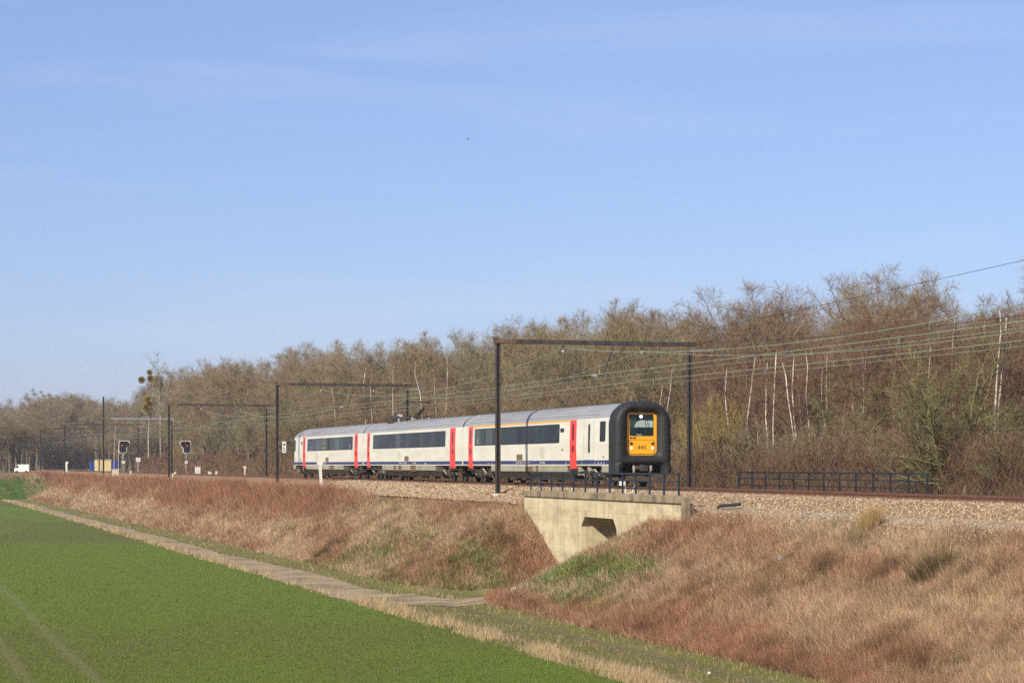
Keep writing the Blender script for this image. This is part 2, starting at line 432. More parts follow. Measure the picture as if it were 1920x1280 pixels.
def ground_col(s, n):
    w = slope_weights(s, n)
    bank = w[..., :1] * C_TAN + w[..., 1:2] * C_RED + w[..., 2:3] * C_OLV + w[..., 3:4] * C_GRN
    bank = bank * 0.6
    big = fbm(s * 0.03, n * 0.06, 101)[..., None]; sm = fbm(s * 0.3, n * 0.5, 111)[..., None]
    brown = np.clip((big - 0.46) * 3.0 + (sm - 0.5) * 1.2 + 0.25 * sstep(95, 190, s)[..., None], 0, 1)
    fld = C_FLD * (1 - 0.6 * brown) + np.array((0.125, 0.105, 0.045)) * 0.6 * brown
    tr = tram(n, s)[..., None] * 0.75 * (0.5 + 0.5 * sm)
    fld = fld * (1 - tr) + np.array((0.21, 0.17, 0.075)) * tr
    vg = fbm(s * 0.5, n * 1.2, 121)[..., None]
    verge = np.array((0.12, 0.125, 0.033)) * (1 - vg) + np.array((0.24, 0.19, 0.075)) * vg
    rut = np.maximum(np.exp(-((n - 19.55) / 0.28) ** 2), np.exp(-((n - 21.2) / 0.3) ** 2))[..., None] * (s < 84)[..., None]
    verge = verge * (1 - 0.65 * rut) + np.array((0.13, 0.10, 0.055)) * 0.65 * rut
    nn = n[..., None]; ss = s[..., None]
    c = np.where(nn < 18.15 + 0.25 * (sm - 0.5), fld, verge)
    dfar = ell((CREST - n) / 6.4, (94.2 - s) / 7.4); dnear = cone_near(s, n)
    onb = (np.minimum(dfar, dnear) < 1.03)[..., None]
    c = np.where(onb & (nn < 29.2), bank, c)
    c = np.where((ss > 344) & (nn < 29), np.where((sm + 0.5 * sstep(361, 352, ss) > 0.80) & (nn < 27.5), np.array((0.09, 0.15, 0.035)), np.array((0.20, 0.145, 0.08))), c)
    c = np.where((nn > NW) & (np.abs(ss - 83.6) < 3), np.array((0.16, 0.12, 0.07)), c)
    c = np.where(nn > 38.0, np.array((0.085, 0.055, 0.035)) * (0.6 + 0.8 * sm), c)
    return c
def axis_pts(*spans):
    o = []
    for a, b, st in spans:
        o.append(np.arange(a, b, st))
    return np.unique(np.round(np.concatenate(o), 3))
sA = axis_pts((-300, -100, 50), (-100, 36, 8), (36, 112, 0.4), (112, 200, 0.9), (200, 370, 1.6), (370, 760, 8), (760, 1400, 60), (1400, 2401, 200))
nA = axis_pts((-1000, -200, 200), (-200, -20, 20), (-20, 2.6, 1.6), (2.6, 6.2, 0.13), (6.2, 17.4, 0.7), (17.4, 28.6, 0.22), (28.5, 28.51, 1), (28.6, 29.2, 0.15), (29.2, 42, 1.2), (42, 110, 5), (110, 400, 30), (400, 1401, 200))
SS, NN = np.meshgrid(sA, nA, indexing='ij')
ZZ = ground_z(SS, NN)
GX, GY, _ = W(SS, NN)
gv = np.stack([GX, GY, ZZ], -1).reshape(-1, 3)
gi = np.arange(gv.shape[0]).reshape(SS.shape)
gq = np.stack([gi[:-1, :-1], gi[:-1, 1:], gi[1:, 1:], gi[1:, :-1]], -1).reshape(-1, 4)
ground = link('ground', np_mesh('ground', gv, gq, col=ground_col(SS, NN).reshape(-1, 3), mat=M['terrain'], smooth=True))
ground['kind'] = 'structure'

# pale farm track, laid over the ground as its own sheet
rs_ = np.arange(75, 346, 0.32); rn_ = np.arange(17.6, 32.2, 0.15)
RS, RN = np.meshgrid(rs_, rn_, indexing='ij')
on = road_d(RS, RN + 0.7 * (fbm(RS * 0.13, RN * 0.5, 78, 3) - 0.5))
RZ = ground_z(RS, RN) + 0.02
bank_in = np.minimum(ell((CREST - RN) / 6.4, (94.2 - RS) / 7.4), cone_near(RS, RN)) < 1.0
on = on & ~bank_in
x_, y_, _ = W(RS, RN)
rvv = np.stack([x_, y_, RZ], -1).reshape(-1, 3)
ri = np.arange(rvv.shape[0]).reshape(RS.shape)
rq = np.stack([ri[:-1, :-1], ri[:-1, 1:], ri[1:, 1:], ri[1:, :-1]], -1)
oc = on[:-1, :-1] & on[:-1, 1:] & on[1:, 1:] & on[1:, :-1]
track = link('farm_track', np_mesh('farm_track', rvv, rq[oc].reshape(-1, 4), mat=M['road'], smooth=True))
track['kind'] = 'structure'

# ------------------------------------------------------------------ railway: ballast bed, grit path, rails, sleepers
s_line = list(np.arange(20, 112, 0.8)) + list(np.arange(112, 420, 4)) + list(np.arange(420, 900, 8))
def sweep(profile, s_list, jitter=0.0, seed=0):
    sl = np.array(s_list); V = []
    for k, (n, z) in enumerate(profile):
        j = jitter * (fbm(sl * 0.9, np.full_like(sl, k * 3.3), seed + 3) - 0.5) if jitter else 0
        nn_ = n + np.maximum(0, sl - 420) ** 2 / 2000
        X, Y, _ = W(sl, nn_ + j)
        V.append(np.stack([X, Y, np.full_like(sl, z) + (j * 0.5 if jitter else 0)], -1))
    V = np.stack(V, 1)
    i = np.arange(V.shape[0] * V.shape[1]).reshape(V.shape[:2])
    q = np.stack([i[:-1, :-1], i[:-1, 1:], i[1:, 1:], i[1:, :-1]], -1).reshape(-1, 4)
    return V.reshape(-1, 3), q
bed_prof = [(29.0, -0.84), (29.3, -0.74), (30.1, -0.60), (30.6, -0.44), (31.2, -0.25), (31.6, -0.19), (32.4, -0.185), (NC, -0.20), (35.0, -0.185), (35.8, -0.19), (36.4, -0.30), (37.4, -0.62), (38.4, -0.70), (40.5, -0.755), (42, -0.86)]
v_, q_ = sweep(bed_prof, s_line, 0.10, 7)
bed = link('ballast_bed', np_mesh('ballast_bed', v_, q_, mat=M['ballast'], smooth=True)); bed['kind'] = 'structure'
v_, q_ = sweep([(29.12, -0.775), (29.6, -0.662), (30.15, -0.565)], list(np.arange(20, 76, 0.8)), 0.14, 19)
gp = link('service_path', np_mesh('service_path', v_, q_, mat=M['path'], smooth=True)); gp['kind'] = 'structure'

rail_root = empty('railway_track', W(90, NC, 0)); rail_root['kind'] = 'structure'
def rail(nc, name):
    prof = [(-0.075, -0.172), (-0.07, -0.16), (-0.012, -0.145), (-0.010, -0.045), (-0.036, -0.034), (-0.036, -0.006), (-0.028, 0.0)]
    prof = prof + [(-a, b) for a, b in prof[::-1]]
    v, q = sweep([(nc + a, b) for a, b in prof], s_line)
    o = link(name, np_mesh(name, v, q, mat=M['rail_side'], smooth=False))
    o.parent = rail_root; o.matrix_parent_inverse = Matrix.Translation(rail_root.location).inverted()
    me = o.data; me.materials.append(M['rail_top'])
    k = len(prof) - 1
    mi = np.zeros(len(me.polygons), np.int32); mi[6::k] = 1
    me.polygons.foreach_set('material_index', mi)
    return o
rail(NC - 0.7525, 'rail'); rail(NC + 0.7525, 'rail')
sl = MB()
for s in np.arange(21, 420, 0.6):
    a = 1.25; c = [W(s + ds, NC + dn, 0) for ds, dn in ((-.13, -a), (.13, -a), (.13, a), (-.13, a))]
    sl.add([(p[0], p[1], -0.30) for p in c] + [(p[0], p[1], -0.174) for p in c], [(4, 5, 6, 7), (0, 1, 5, 4), (1, 2, 6, 5), (2, 3, 7, 6), (3, 0, 4, 7)])
o = sl.build('sleepers', M['sleeper']); o['kind'] = 'stuff'
o.parent = rail_root; o.matrix_parent_inverse = Matrix.Translation(rail_root.location).inverted()

# ballast stones, each a small angular lump (uncountable: one object)
def stones(n_st, s0, s1, prof_n, dens_pow, zfun, size, name, cols):
    u = rng.random(n_st)
    s = s0 + (s1 - s0) * u ** dens_pow
    n = prof_n[0] + (prof_n[1] - prof_n[0]) * rng.random(n_st)
    z = zfun(s, n)
    r = size * (0.6 + 0.8 * rng.random(n_st)) * (1 + (s - s0) / 90)
    base = np.array([(1, 0, 0), (-1, 0, 0), (0, 1, 0), (0, -1, 0), (0, 0, 1), (0, 0, -1)], float)
    V = base[None] * (0.65 + 0.6 * rng.random((n_st, 6, 1))) + 0.25 * rng.normal(size=(n_st, 6, 3))
    V = V * r[:, None, None] * np.array((1, 1, 0.75))
    ang = rng.random(n_st) * 6.28
    ca, sa = np.cos(ang)[:, None], np.sin(ang)[:, None]
    V = np.stack([V[..., 0] * ca - V[..., 1] * sa, V[..., 0] * sa + V[..., 1] * ca, V[..., 2]], -1)
    X, Y, _ = W(s, n)
    V = V + np.stack([X, Y, z + r * 0.25], -1)[:, None, :]
    F = np.array([(0, 2, 4), (2, 1, 4), (1, 3, 4), (3, 0, 4), (2, 0, 5), (1, 2, 5), (3, 1, 5), (0, 3, 5)])
    T = (np.arange(n_st)[:, None, None] * 6 + F[None]).reshape(-1, 3)
    cols = np.array(cols)
    c = cols[rng.integers(0, len(cols), n_st)] * (0.7 + 0.6 * rng.random((n_st, 1)))
    o = link(name, np_mesh(name, V.reshape(-1, 3), None, T, col=np.repeat(c, 6, 0), mat=M['brush']))
    return o
bp = np.array(bed_prof)
def bed_z(s, n): return np.interp(n, bp[:, 0], bp[:, 1])
ST_COL = [(0.38, 0.26, 0.145), (0.32, 0.215, 0.12), (0.43, 0.31, 0.19), (0.26, 0.185, 0.115), (0.37, 0.275, 0.18), (0.22, 0.175, 0.125), (0.40, 0.31, 0.22)]
def crest_z(s, n): return np.where(n > 29.0, bed_z(s, n), ground_z(s, n))
o = stones(38000, 44, 150, (28.95, 32.85), 1.4, crest_z, 0.038, 'ballast_stones', ST_COL)
tag(o, 'angular tan ballast stones heaped beside the rails', 'ballast', kind='stuff')
o = stones(9000, 40, 76, (27.7, 29.2), 1.0, ground_z, 0.036, 'spilled_stones', ST_COL)
tag(o, 'tan stones spilled down the bank below the grey grit path', 'stones', kind='stuff')

# ------------------------------------------------------------------ underpass with wing walls, coping, railings
ub = empty('concrete_underpass', W(84.2, NW, ZF), ROT, 'cream concrete underpass wall with chamfered opening below the railway', 'underpass')
# local x = s - 84.2, local y = -(n - NW), z from the field
x0, x1 = S_R0 - 84.2, S_R1 - 84.2
oa, ob = 81.35 - 84.2, 85.85 - 84.2
zt = -0.43 - ZF            # top of the wall under the coping
zo = -1.19 - ZF            # top of the opening
ch = 0.42
m = MB()
# face pieces round the opening (wall 0.5 m thick, back towards -y)
def slab(m, poly):
    m.prism(poly, 'y', 0.0, -0.5)
slab(m, [(x0, -0.6), (oa, -0.6), (oa, zo - ch), (oa + ch, zo), (ob - ch, zo), (ob, zo - ch), (ob, -0.6), (x1, -0.6), (x1, zt), (x0, zt)])
m.build('face_wall', M['concrete'], ub)
t = MB()
D = -10.4
op = [(oa, -0.3), (oa, zo - ch), (oa + ch, zo), (ob - ch, zo), (ob, zo - ch), (ob, -0.3)]
t.loft([[(a, -0.5, b) for a, b in op], [(a, D, b) for a, b in op]], closed=False)
out = [(oa - .4, -0.3), (oa - .4, zo + .4), (ob + .4, zo + .4), (ob + .4, -0.3)]
t.loft([[(a, -0.51, b) for a, b in out], [(a, D, b) for a, b in out]], closed=False)
t.build('tunnel_lining', M['concrete'], ub)
c = MB(); c.box(x0 - 0.1, x1 + 0.05, -0.32, 0.09, zt + 0.003, zt + 0.26, 0.02)
c.build('coping', M['concrete_dirty'], ub)
e = MB(); e.box(x0 - 0.5, x0 - 0.103, -0.22, 0.02, zt - 1.2, zt + 0.21, 0.02)
e.build('end_block', M['concrete_dirty'], ub)
for ja in (oa - 0.10, ob + 0.10):
    jm = MB(); jm.box(ja, ja + .05, -0.01, 0.006, 0.1, zo - ch - .1); jm.build('joint_strip', M['concrete'], ub)
z_cop = zt + 0.263 + ZF
def railing(name, s0, s1, n, zb, label):
    r = empty(name, W(s0, n, zb), ROT, label, 'railing')
    L = s1 - s0; k = 12
    pm = MB(); pm.box(-0.03, 0.03, -0.03, 0.03, 0.0, 0.80); pme = pm.mesh('post', M['railing'])
    bm_ = MB(); bm_.box(-0.11, 0.11, -0.09, 0.09, 0.0, 0.02); bme = bm_.mesh('base_plate', M['galv'])
    for i in range(k + 1):
        p = link('post', pme, r, (L * i / k, 0, 0.012))
        link('base_plate', bme, p, (0, 0, -0.012))
    for h, w in ((0.815, 0.035), (0.53, 0.026), (0.235, 0.026)):
        q = MB(); q.box(-0.06, L + 0.06, -w - .004, w + .004, h - w, h + w)
        q.build('rail', M['railing'], r)
    return r
railing('bridge_railing', 74.6, 93.5, NW + 0.1, z_cop, 'dark blue railing on the coping above the underpass, in front of the train')
fc = MB(); fc.box(x0 - 0.1, x1 + 0.05, -10.6, -10.15, zt - 0.6, zt + 0.26, 0.02)
fc.build('far_coping', M['concrete_dirty'], ub)
railing('bridge_railing', 74.6, 93.5, 38.87, z_cop, 'dark blue railing beyond the track, before the brown thicket on the right')

# ------------------------------------------------------------------ the train: three carriages
NSIDE = 32.26
def ysd(z):
    return float(np.interp(z, [0.6, 1.0, 2.0, 3.19], [1.375, 1.405, 1.42, 1.385]))
ROOF = [(1.385, 3.19), (1.36, 3.28), (1.30, 3.40), (1.20, 3.53), (1.06, 3.65), (0.88, 3.75), (0.66, 3.83), (0.40, 3.885), (0.0, 3.91)]
def strip(x0, x1, z0, z1, off, thick=0.02, side=1):
    m = MB(); zs = [z0] + [z for z in (1.0, 2.0) if z0 < z < z1] + [z1]
    fr = [[(x, side * (ysd(z) + off), z) for x in (x0, x1)] for z in zs]
    bk = [[(x, side * (ysd(z) + off - thick), z) for x in (x0, x1)] for z in zs]
    ring = lambda i: [fr[i][0], fr[i][1], bk[i][1], bk[i][0]]
    return m.loft([ring(i) for i in range(len(zs))], caps=True)
def plate(x0, x1, z0, z1, r, off, thick=0.02, k=4):
    m = MB(); o = rrect(x0, x1, z0, z1, r, k)
    f = [(x, ysd(z) + off, z) for x, z in o]; b = [(x, ysd(z) + off - thick, z) for x, z in o]
    n = len(o)
    m.add(f, [tuple(range(n))]); m.loft([b, f])
    return m
def font_obj(name, text, size, mat, parent, loc, rot, extr=0.002, sx_=1.0, align='CENTER'):
    cu = bpy.data.curves.new(name, 'FONT')
    cu.body = text; cu.size = size; cu.extrude = extr; cu.align_x = align; cu.align_y = 'CENTER'
    cu.materials.append(mat)
    o = bpy.data.objects.new(name, cu); COL.objects.link(o)
    me = bpy.data.meshes.new_from_object(o)
    bpy.data.objects.remove(o); bpy.data.curves.remove(cu)
    me.name = name
    if not me.materials: me.materials.append(mat)
    o = link(name, me, parent)
    o.location = loc; o.rotation_euler = rot; o.scale = (sx_, 1, 1)
    return o
SIDE_ROT = (pi / 2, 0, pi)      # lettering readable on the near (+y) side

# shared bogie meshes
wm = MB()
wm.cyl((0, 0, 0), 'y', 0.46, 0.13, 24); wm.cyl((0, -0.075, 0), 'y', 0.49, 0.03, 24)
wheel_me = wm.mesh('wheel', M['bogie'])
hub = MB(); hub.cyl((0, 0.1, 0), 'y', 0.16, 0.14, 12); hub_me = hub.mesh('axle_cap', M['train_under'])
bf = MB()
for sd in (1, -1):
    y = sd * 1.02
    bf.loft([[(-1.95, y - .07, .52), (-1.95, y + .07, .52), (-1.95, y + .07, .68), (-1.95, y - .07, .68)],
             [(-0.9, y - .07, .54), (-0.9, y + .07, .54), (-0.9, y + .07, .74), (-0.9, y - .07, .74)],
             [(-0.5, y - .07, .38), (-0.5, y + .07, .38), (-0.5, y + .07, .60), (-0.5, y - .07, .60)],
             [(0.5, y - .07, .38), (0.5, y + .07, .38), (0.5, y + .07, .60), (0.5, y - .07, .60)],
             [(0.9, y - .07, .54), (0.9, y + .07, .54), (0.9, y + .07, .74), (0.9, y - .07, .74)],
             [(1.95, y - .07, .52), (1.95, y + .07, .52), (1.95, y + .07, .68), (1.95, y - .07, .68)]], caps=True)
bf.box(-0.3, 0.3, -1.0, 1.0, 0.42, 0.7)
bogie_me = bf.mesh('bogie', M['bogie'])
sp = MB()
for k in range(6): sp.cyl((0, 0, 0.02 + k * 0.055), 'z', 0.13 if k % 2 else 0.10, 0.045, 12)
spring_me = sp.mesh('spring', M['train_under'])
dm = MB(); dm.tube([(0, 0, 0), (0.55, 0.03, 0.28)], 0.045, 8); dm.tube([(0.2, 0.01, 0.1), (0.55, 0.03, 0.28)], 0.06, 8)
damper_me = dm.mesh('damper', M['train_skirt'])
ab = MB(); ab.box(-0.17, 0.17, -0.09, 0.09, -0.17, 0.2, 0.04); axle_me = ab.mesh('axle_box', M['train_under'])
def bogie(car, x):
    b = link('bogie', bogie_me, car, (x, 0, 0))
    for dx in (-1.28, 1.28):
        for y, f in ((0.76, 1), (-0.76, -1)):
            w = link('wheel', wheel_me, b, (dx, y, 0.46), 0 if f > 0 else pi)
        link('axle_box', axle_me, b, (dx, 1.04, 0.47)); link('axle_cap', hub_me, b, (dx, 1.05, 0.47))
    for dx in (-0.75, 0.75, 1.75):
        link('spring', spring_me, b, (dx, 1.08, 0.62))
    link('damper', damper_me, b, (-0.45, 1.16, 0.5))
    link('damper', damper_me, b, (1.55, 1.16, 0.42))

def carriage(px_front, px_rear, label, first=False, last=False):
    s0 = sx(px_front, NSIDE); L = sx(px_rear, NSIDE) - s0
    car = empty('railway_carriage', W(s0, NC, 0), ROT, label, 'train car', 'three coupled carriages of the train')
    X = lambda px: sx(px, NSIDE) - s0
    a, b = (0.0 if first else 0.12), L - (0.12 if not last else 0.0)
    # shell
    zs = [0.96, 1.0, 1.6, 2.0, 2.6, 3.19]
    half = [(ysd(z), z) for z in zs]
    ring0 = half + [(-y, z) for y, z in half[::-1]]
    xs = [(a, 1.0, 0), (b, 1.0, 0)]
    if last: xs = [(a, 1.0, 0), (b - 1.5, 1.0, 0), (b - 0.7, 0.99, 0), (b - 0.25, 0.955, 0), (b, 0.90, 0)]
    m = MB(); m.loft([[(x, y * k, z) for y, z in ring0] for x, k, _ in xs], caps=True, closed=True)
    m.build('body', M['train_white'], car)
    rr = ROOF + [(-y, z) for y, z in ROOF[::-1][1:]]
    rx = [(a + 0.0, 1, 1), (b, 1, 1)]
    if not first and not last: rx = [(a, .985, .97), (a + .35, 1, 1), (b - .35, 1, 1), (b, .985, .97)]
    if first: rx = [(a - 0.02, 1, 1), (b - .35, 1, 1), (b, .985, .97)]
    if last: rx = [(a, .985, .97), (a + .35, 1, 1), (b - 2.2, 1, 1), (b - 1.5, 1.0, .97), (b - 0.8, 0.99, .80), (b - .3, .96, .48), (b, .90, .10)]
    m = MB(); m.loft([[(x, y * k, 3.19 + (z - 3.19) * h + 0.002) for y, z in rr] for x, k, h in rx], closed=False, smooth=True)
    m.build('roof', M['train_silver'], car)
    for i, (y, z) in enumerate([(1.315, 3.375), (1.19, 3.54), (1.03, 3.67), (0.83, 3.775), (0.60, 3.85)]):
        q = MB(); q.tube([(a + 1.6, y, z + .002), (b - (2.6 if last else 1.4), y, z + .002)], 0.016, 6)
        q.build('roof_rib', M['train_rib'], car)
    g = MB(); g.tube([(a + .5, 0.47, 3.885), (b - (2.6 if last else .5), 0.47, 3.885)], 0.022, 6)
    g.build('roof_gutter', M['bogie'], car)
    for side in (1, -1):
        strip(a + (0 if first else .02), b - (0.25 if last else .02), 1.02, 1.215, 0.004, 0.03, side).build('blue_stripe', M['train_blue'], car)
    if not first:
        # bellows to the carriage in front
        q = MB()
        for k in range(6):
            x = a - 0.03 - k * 0.085; q.box(x - .07, x, -0.9, 0.9, 0.95, 3.35 if k % 2 else 3.3)
        q.build('gangway_bellows', M['dark_gap'], car)
        q = MB(); q.cyl((a - .24, 1.05, 0.95), 'x', 0.13, 0.4, 10); q.cyl((a - .24, 0.6, 0.8), 'x', 0.2, 0.4, 10); q.box(a - .5, a, -0.3, 0.3, .6, .95)
        q.build('coupling', M['bogie'], car)
    return car, X, a, b, L
def add_door(car, x0, x1, z0=0.81, z1=3.17):
    d = strip(x0, x1, z0, z1, 0.012, 0.05).build('door', M['train_red'], car)
    c = (x0 + x1) / 2; w = 0.105
    plate(c - w, c + w, 1.62, 2.98, w * 0.98, 0.02, 0.02, 6).build('door_window', M['glass_c'], d)
    q = MB(); q.box(x0 - .05, x1 + .05, 1.1, 1.46, 0.70, 0.76); q.build('step', M['bogie'], d)
    q = MB(); q.box(c - .03, c + .03, ysd(1.75) + .012, ysd(1.75) + .04, 1.66, 1.82); q.build('handle', M['bogie'], d)
    return d
def windows(car, x0, x1, panes, seed, z0=2.075, z1=3.02):
    w = plate(x0, x1, z0, z1, 0.10, 0.006, 0.03).build('window_band', M['black'], car)
    r = random.Random(seed); cuts = sorted([x0 + .06] + [x0 + .06 + (x1 - x0 - .12) * (k + r.uniform(-.12, .12)) / panes for k in range(1, panes)] + [x1 - .06])
    for k in range(len(cuts) - 1):
        plate(cuts[k] + .012, cuts[k + 1] - .012, z0 + .055, z1 - .055, 0.05, 0.010, 0.02).build('window_pane', r.choice([M['glass_a'], M['glass_a'], M['glass_b'], M['glass_c']]), w)
    return w
def emblem(car, x, zc):
    """oval ring with an upright rounded letter inside"""
    m = MB()
    def ring(rx, rz, w, cz=zc):
        k = 28; o = []
        for a in range(k):
            t = 2 * pi * a / k
            o.append([(x + (rx + dw) * cos(t), ysd(cz) + .0055, cz + (rz + dw) * sin(t)) for dw in (-w, w)])
        vs = [p for q in o for p in q]
        m.add(vs, [(2 * i, 2 * i + 1, (2 * i + 3) % (2 * k), (2 * i + 2) % (2 * k)) for i in range(k)])
    ring(0.335, 0.27, 0.011); 
    ring(0.12, 0.075, 0.010, zc + 0.085); ring(0.13, 0.085, 0.010, zc - 0.085)
    m.build('emblem', M['grey_line'], car)
def small_mark(car, name, x0, x1, z0, z1, mat, off=0.006):
    return strip(x0, x1, z0, z1, off, 0.02).build(name, mat, car)
def skirts(car, X, spans, z0=0.66):
    for p0, p1 in spans:
        x0, x1 = sorted((X(p0), X(p1)))
        m = MB(); m.loft([[(x0, 1.02, z0 - .02), (x1, 1.02, z0 - .02), (x1, 1.38, z0), (x0, 1.38, z0)], [(x0, 1.02, 1.0), (x1, 1.02, 1.0), (x1, 1.398, 1.0), (x0, 1.398, 1.0)]], caps=True)
        m.build('skirt_panel', M['train_skirt'], car)
def underframe(car, x0, x1, seed):
    r = random.Random(seed)
    m = MB(); m.loft([[(x0 + .7, -1.05, .28), (x1 - .7, -1.05, .28), (x1 - .7, 1.05, .28), (x0 + .7, 1.05, .28)], [(x0, -1.3, .62), (x1, -1.3, .62), (x1, 1.33, .62), (x0, 1.33, .62)], [(x0, -1.3, .95), (x1, -1.3, .95), (x1, 1.3, .95), (x0, 1.3, .95)]], caps=True)
    m.build('underframe', M['train_under'], car)
    x = x0 + 1.0
    while x < x1 - 1.2:
        w = r.uniform(.3, .8); q = MB(); q.cyl((x, r.uniform(.7, .95), .30), 'y', r.uniform(.10, .17), .35, 10) if r.random() < .5 else q.box(x - w / 2, x + w / 2, .6, 1.1, .12 + r.random() * .1, .35, .02)
        q.build('equipment_box', M['bogie'], car); x += r.uniform(2.0, 3.6)
def clutter(car, x, seed):
    """pipes, ladders and brackets hung round a bogie"""
    r = random.Random(seed)
    for k in range(7):
        dx = r.uniform(-2.4, 2.4); z = r.uniform(.55, .85); q = MB()
        t = r.random()
        if t < .4: q.box(dx - r.uniform(.06, .2), dx + r.uniform(.06, .2), 1.12, 1.32, z - .1, .97)
        elif t < .7: q.tube([(dx, 1.25, .97), (dx + .05, 1.28, z), (dx + r.uniform(-.4, .4), 1.24, z - .15)], .035, 6)
        else: q.cyl((dx, 1.2, z), 'y', r.uniform(.07, .14), .2, 10)
        q.build('bracket', r.choice([M['train_under'], M['bogie'], M['train_skirt']]), car, (x, 0, 0))
    q = MB(); q.box(x - 2.6, x + 2.6, -1.2, 1.2, .86, .965); q.build('floor_frame', M['train_under'], car)

# --- leading carriage with the driving cab
car, X, a, b, L = carriage(1142, 866.9, 'leading carriage with black rubber nose, yellow cab front and yellow roof line', first=True)
add_door(car, X(1080.3), X(1068.5)); add_door(car, X(886.0), X(878.3))
windows(car, X(1048.6), X(889.6), 13, 3)
strip(X(1067.5), X(886.6), 3.105, 3.185, 0.007, 0.03).build('yellow_line', M['train_yellow'], car)
cd = plate(X(1113), X(1094.5), 1.24, 3.15, 0.03, 0.008, 0.03).build('cab_door', M['train_white'], car)
c_ = (X(1101.6) + X(1107)) / 2
plate(c_ - .13, c_ + .13, 1.56, 2.95, 0.125, 0.014, 0.02, 6).build('door_window', M['glass_c'], cd)
for q0, q1, z0, z1 in ((X(1113) - .012, X(1113) + .006, 1.24, 3.15), (X(1094.5) - .006, X(1094.5) + .012, 1.24, 3.15)):
    small_mark(car, 'door_gap', q0, q1, z0, z1, M['grey_line'], 0.010)
small_mark(car, 'door_gap', X(1113), X(1094.5), 1.225, 1.243, M['grey_line'], 0.010)
cw = plate(X(1134.8), X(1124.2), 2.08, 3.03, 0.10, 0.006, 0.03).build('cab_window', M['black'], car)
plate(X(1133.6), X(1125.4), 2.14, 2.97, 0.07, 0.010, 0.02).build('window_pane', M['glass_c'], cw)
small_mark(car, 'destination_display', X(1057), X(1050), 2.60, 2.80, M['black'])
small_mark(car, 'vent_grille', X(979.5), X(968.2), 1.24, 1.55, M['grille'])
emblem(car, X(1016.6), 1.62)
font_obj('running_number', '445', 0.20, M['grey_line'], car, (X(1131), 1.42, 1.36), SIDE_ROT)
font_obj('stripe_lettering', 'B-B 26 1445 II =', 0.15, M['white'], car, ((X(962) + X(1000)) / 2, 1.422, 1.115), SIDE_ROT, sx_=2.6)
font_obj('stripe_lettering', 'nmbs', 0.17, M['white'], car, ((X(1009) + X(1025)) / 2, 1.422, 1.12), SIDE_ROT, sx_=2.6)
font_obj('class_numeral', '1', 0.42, M['white'], car, (X(896.5), 1.44, 2.26), SIDE_ROT)
for p, w in ((1061, 1.0), (1080.5 + 10, .8), (1115, .8), (1121.5, 1.4), (1127, 1.6), (1132, 1.2), (915, .8), (922, .8)):
    small_mark(car, 'stencil_mark', X(p + w / 2), X(p - w / 2), 1.06, 1.12, M['white'])
for p in (1053.0, 1055.5): small_mark(car, 'door_button', X(p + .5), X(p - .5), 1.68, 1.80, M['black'])
skirts(car, X, [(920, 994), (995.5, 1003), (1008, 1028), (1029, 1061), (1127, 1141.5)])
for p0, p1 in ((984, 997), (1004, 1008.5)): small_mark(car, 'skirt_grille', X(p1), X(p0), 0.66, 0.90, M['grille'], 0.012)
underframe(car, X(1070), X(921), 11)
b1, b2 = X(1108), X(900)
bogie(car, b1); bogie(car, b2); clutter(car, b1, 5); clutter(car, b2, 6)
for p in (1093, 886):
    q = MB(); x = X(p); q.add([(x - .09, 1.25, 3.47), (x + .09, 1.25, 3.47), (x + .5, 0.9, 3.76), (x + .32, 0.9, 3.76)], [(0, 1, 2, 3)])
    q.add([(x - .09, 1.25, 3.45), (x + .09, 1.25, 3.45), (x + .5, 0.9, 3.74), (x + .32, 0.9, 3.74)], [(3, 2, 1, 0)])
    q.build('roof_strap', M['train_white'], car)
# rubber nose: profile swept round the outline
def nose_ring(outer, inner, prof, closed=True):
    m = MB(); rings = []
    for w, fx in prof:
        rings.append([(-fx, o[0] + (i[0] - o[0]) * w, o[1] + (i[1] - o[1]) * w) for o, i in zip(outer, inner)])
    return m.loft(rings, closed=closed, smooth=True)
def arch_outline(hw, zb, zt, rt, rb, k=10):
    o = []
    for cy, cz, a0, r in ((hw - rb, zb + rb, -pi / 2, rb), (hw - rt, zt - rt, 0, rt), (-hw + rt, zt - rt, pi / 2, rt), (-hw + rb, zb + rb, pi, rb)):
        for i in range(k + 1):
            t_ = a0 + pi / 2 * i / k; o.append((cy + r * cos(t_), cz + r * sin(t_)))
    return o
PROF = [(0, -0.02), (0, 0.22), (0.015, 0.42), (0.07, 0.60), (0.18, 0.72), (0.34, 0.785), (0.52, 0.79), (0.70, 0.75), (0.85, 0.69), (0.95, 0.61), (1.0, 0.52), (1.0, 0.40)]
outer = arch_outline(1.435, 0.98, 3.94, 1.12, 0.10); inner = arch_outline(0.73, 1.44, 3.41, 0.18, 0.25)
nose = nose_ring(outer, inner, PROF).build('rubber_nose', M['rubber'], car)
lo = [(1.435, 0.60), (1.435, 0.78), (1.435, 0.97), (1.42, 1.10), (1.3, 1.22), (0.9, 1.26), (0.0, 1.27), (-0.9, 1.26), (-1.3, 1.22), (-1.42, 1.10), (-1.435, 0.97), (-1.435, 0.78), (-1.435, 0.60)]
li = [(0.98, 0.56), (0.95, 0.74), (0.90, 0.90), (0.85, 1.02), (0.72, 1.09), (0.5, 1.10), (0.0, 1.10), (-0.5, 1.10), (-0.72, 1.09), (-0.85, 1.02), (-0.90, 0.90), (-0.95, 0.74), (-0.98, 0.56)]
nose_ring(lo, li, PROF, closed=False).build('nose_valance', M['rubber'], nose)
q = MB(); q.box(-0.12, -0.02, -1.38, 1.38, 0.58, 1.4); q.build('valance_backing', M['dark_gap'], car)
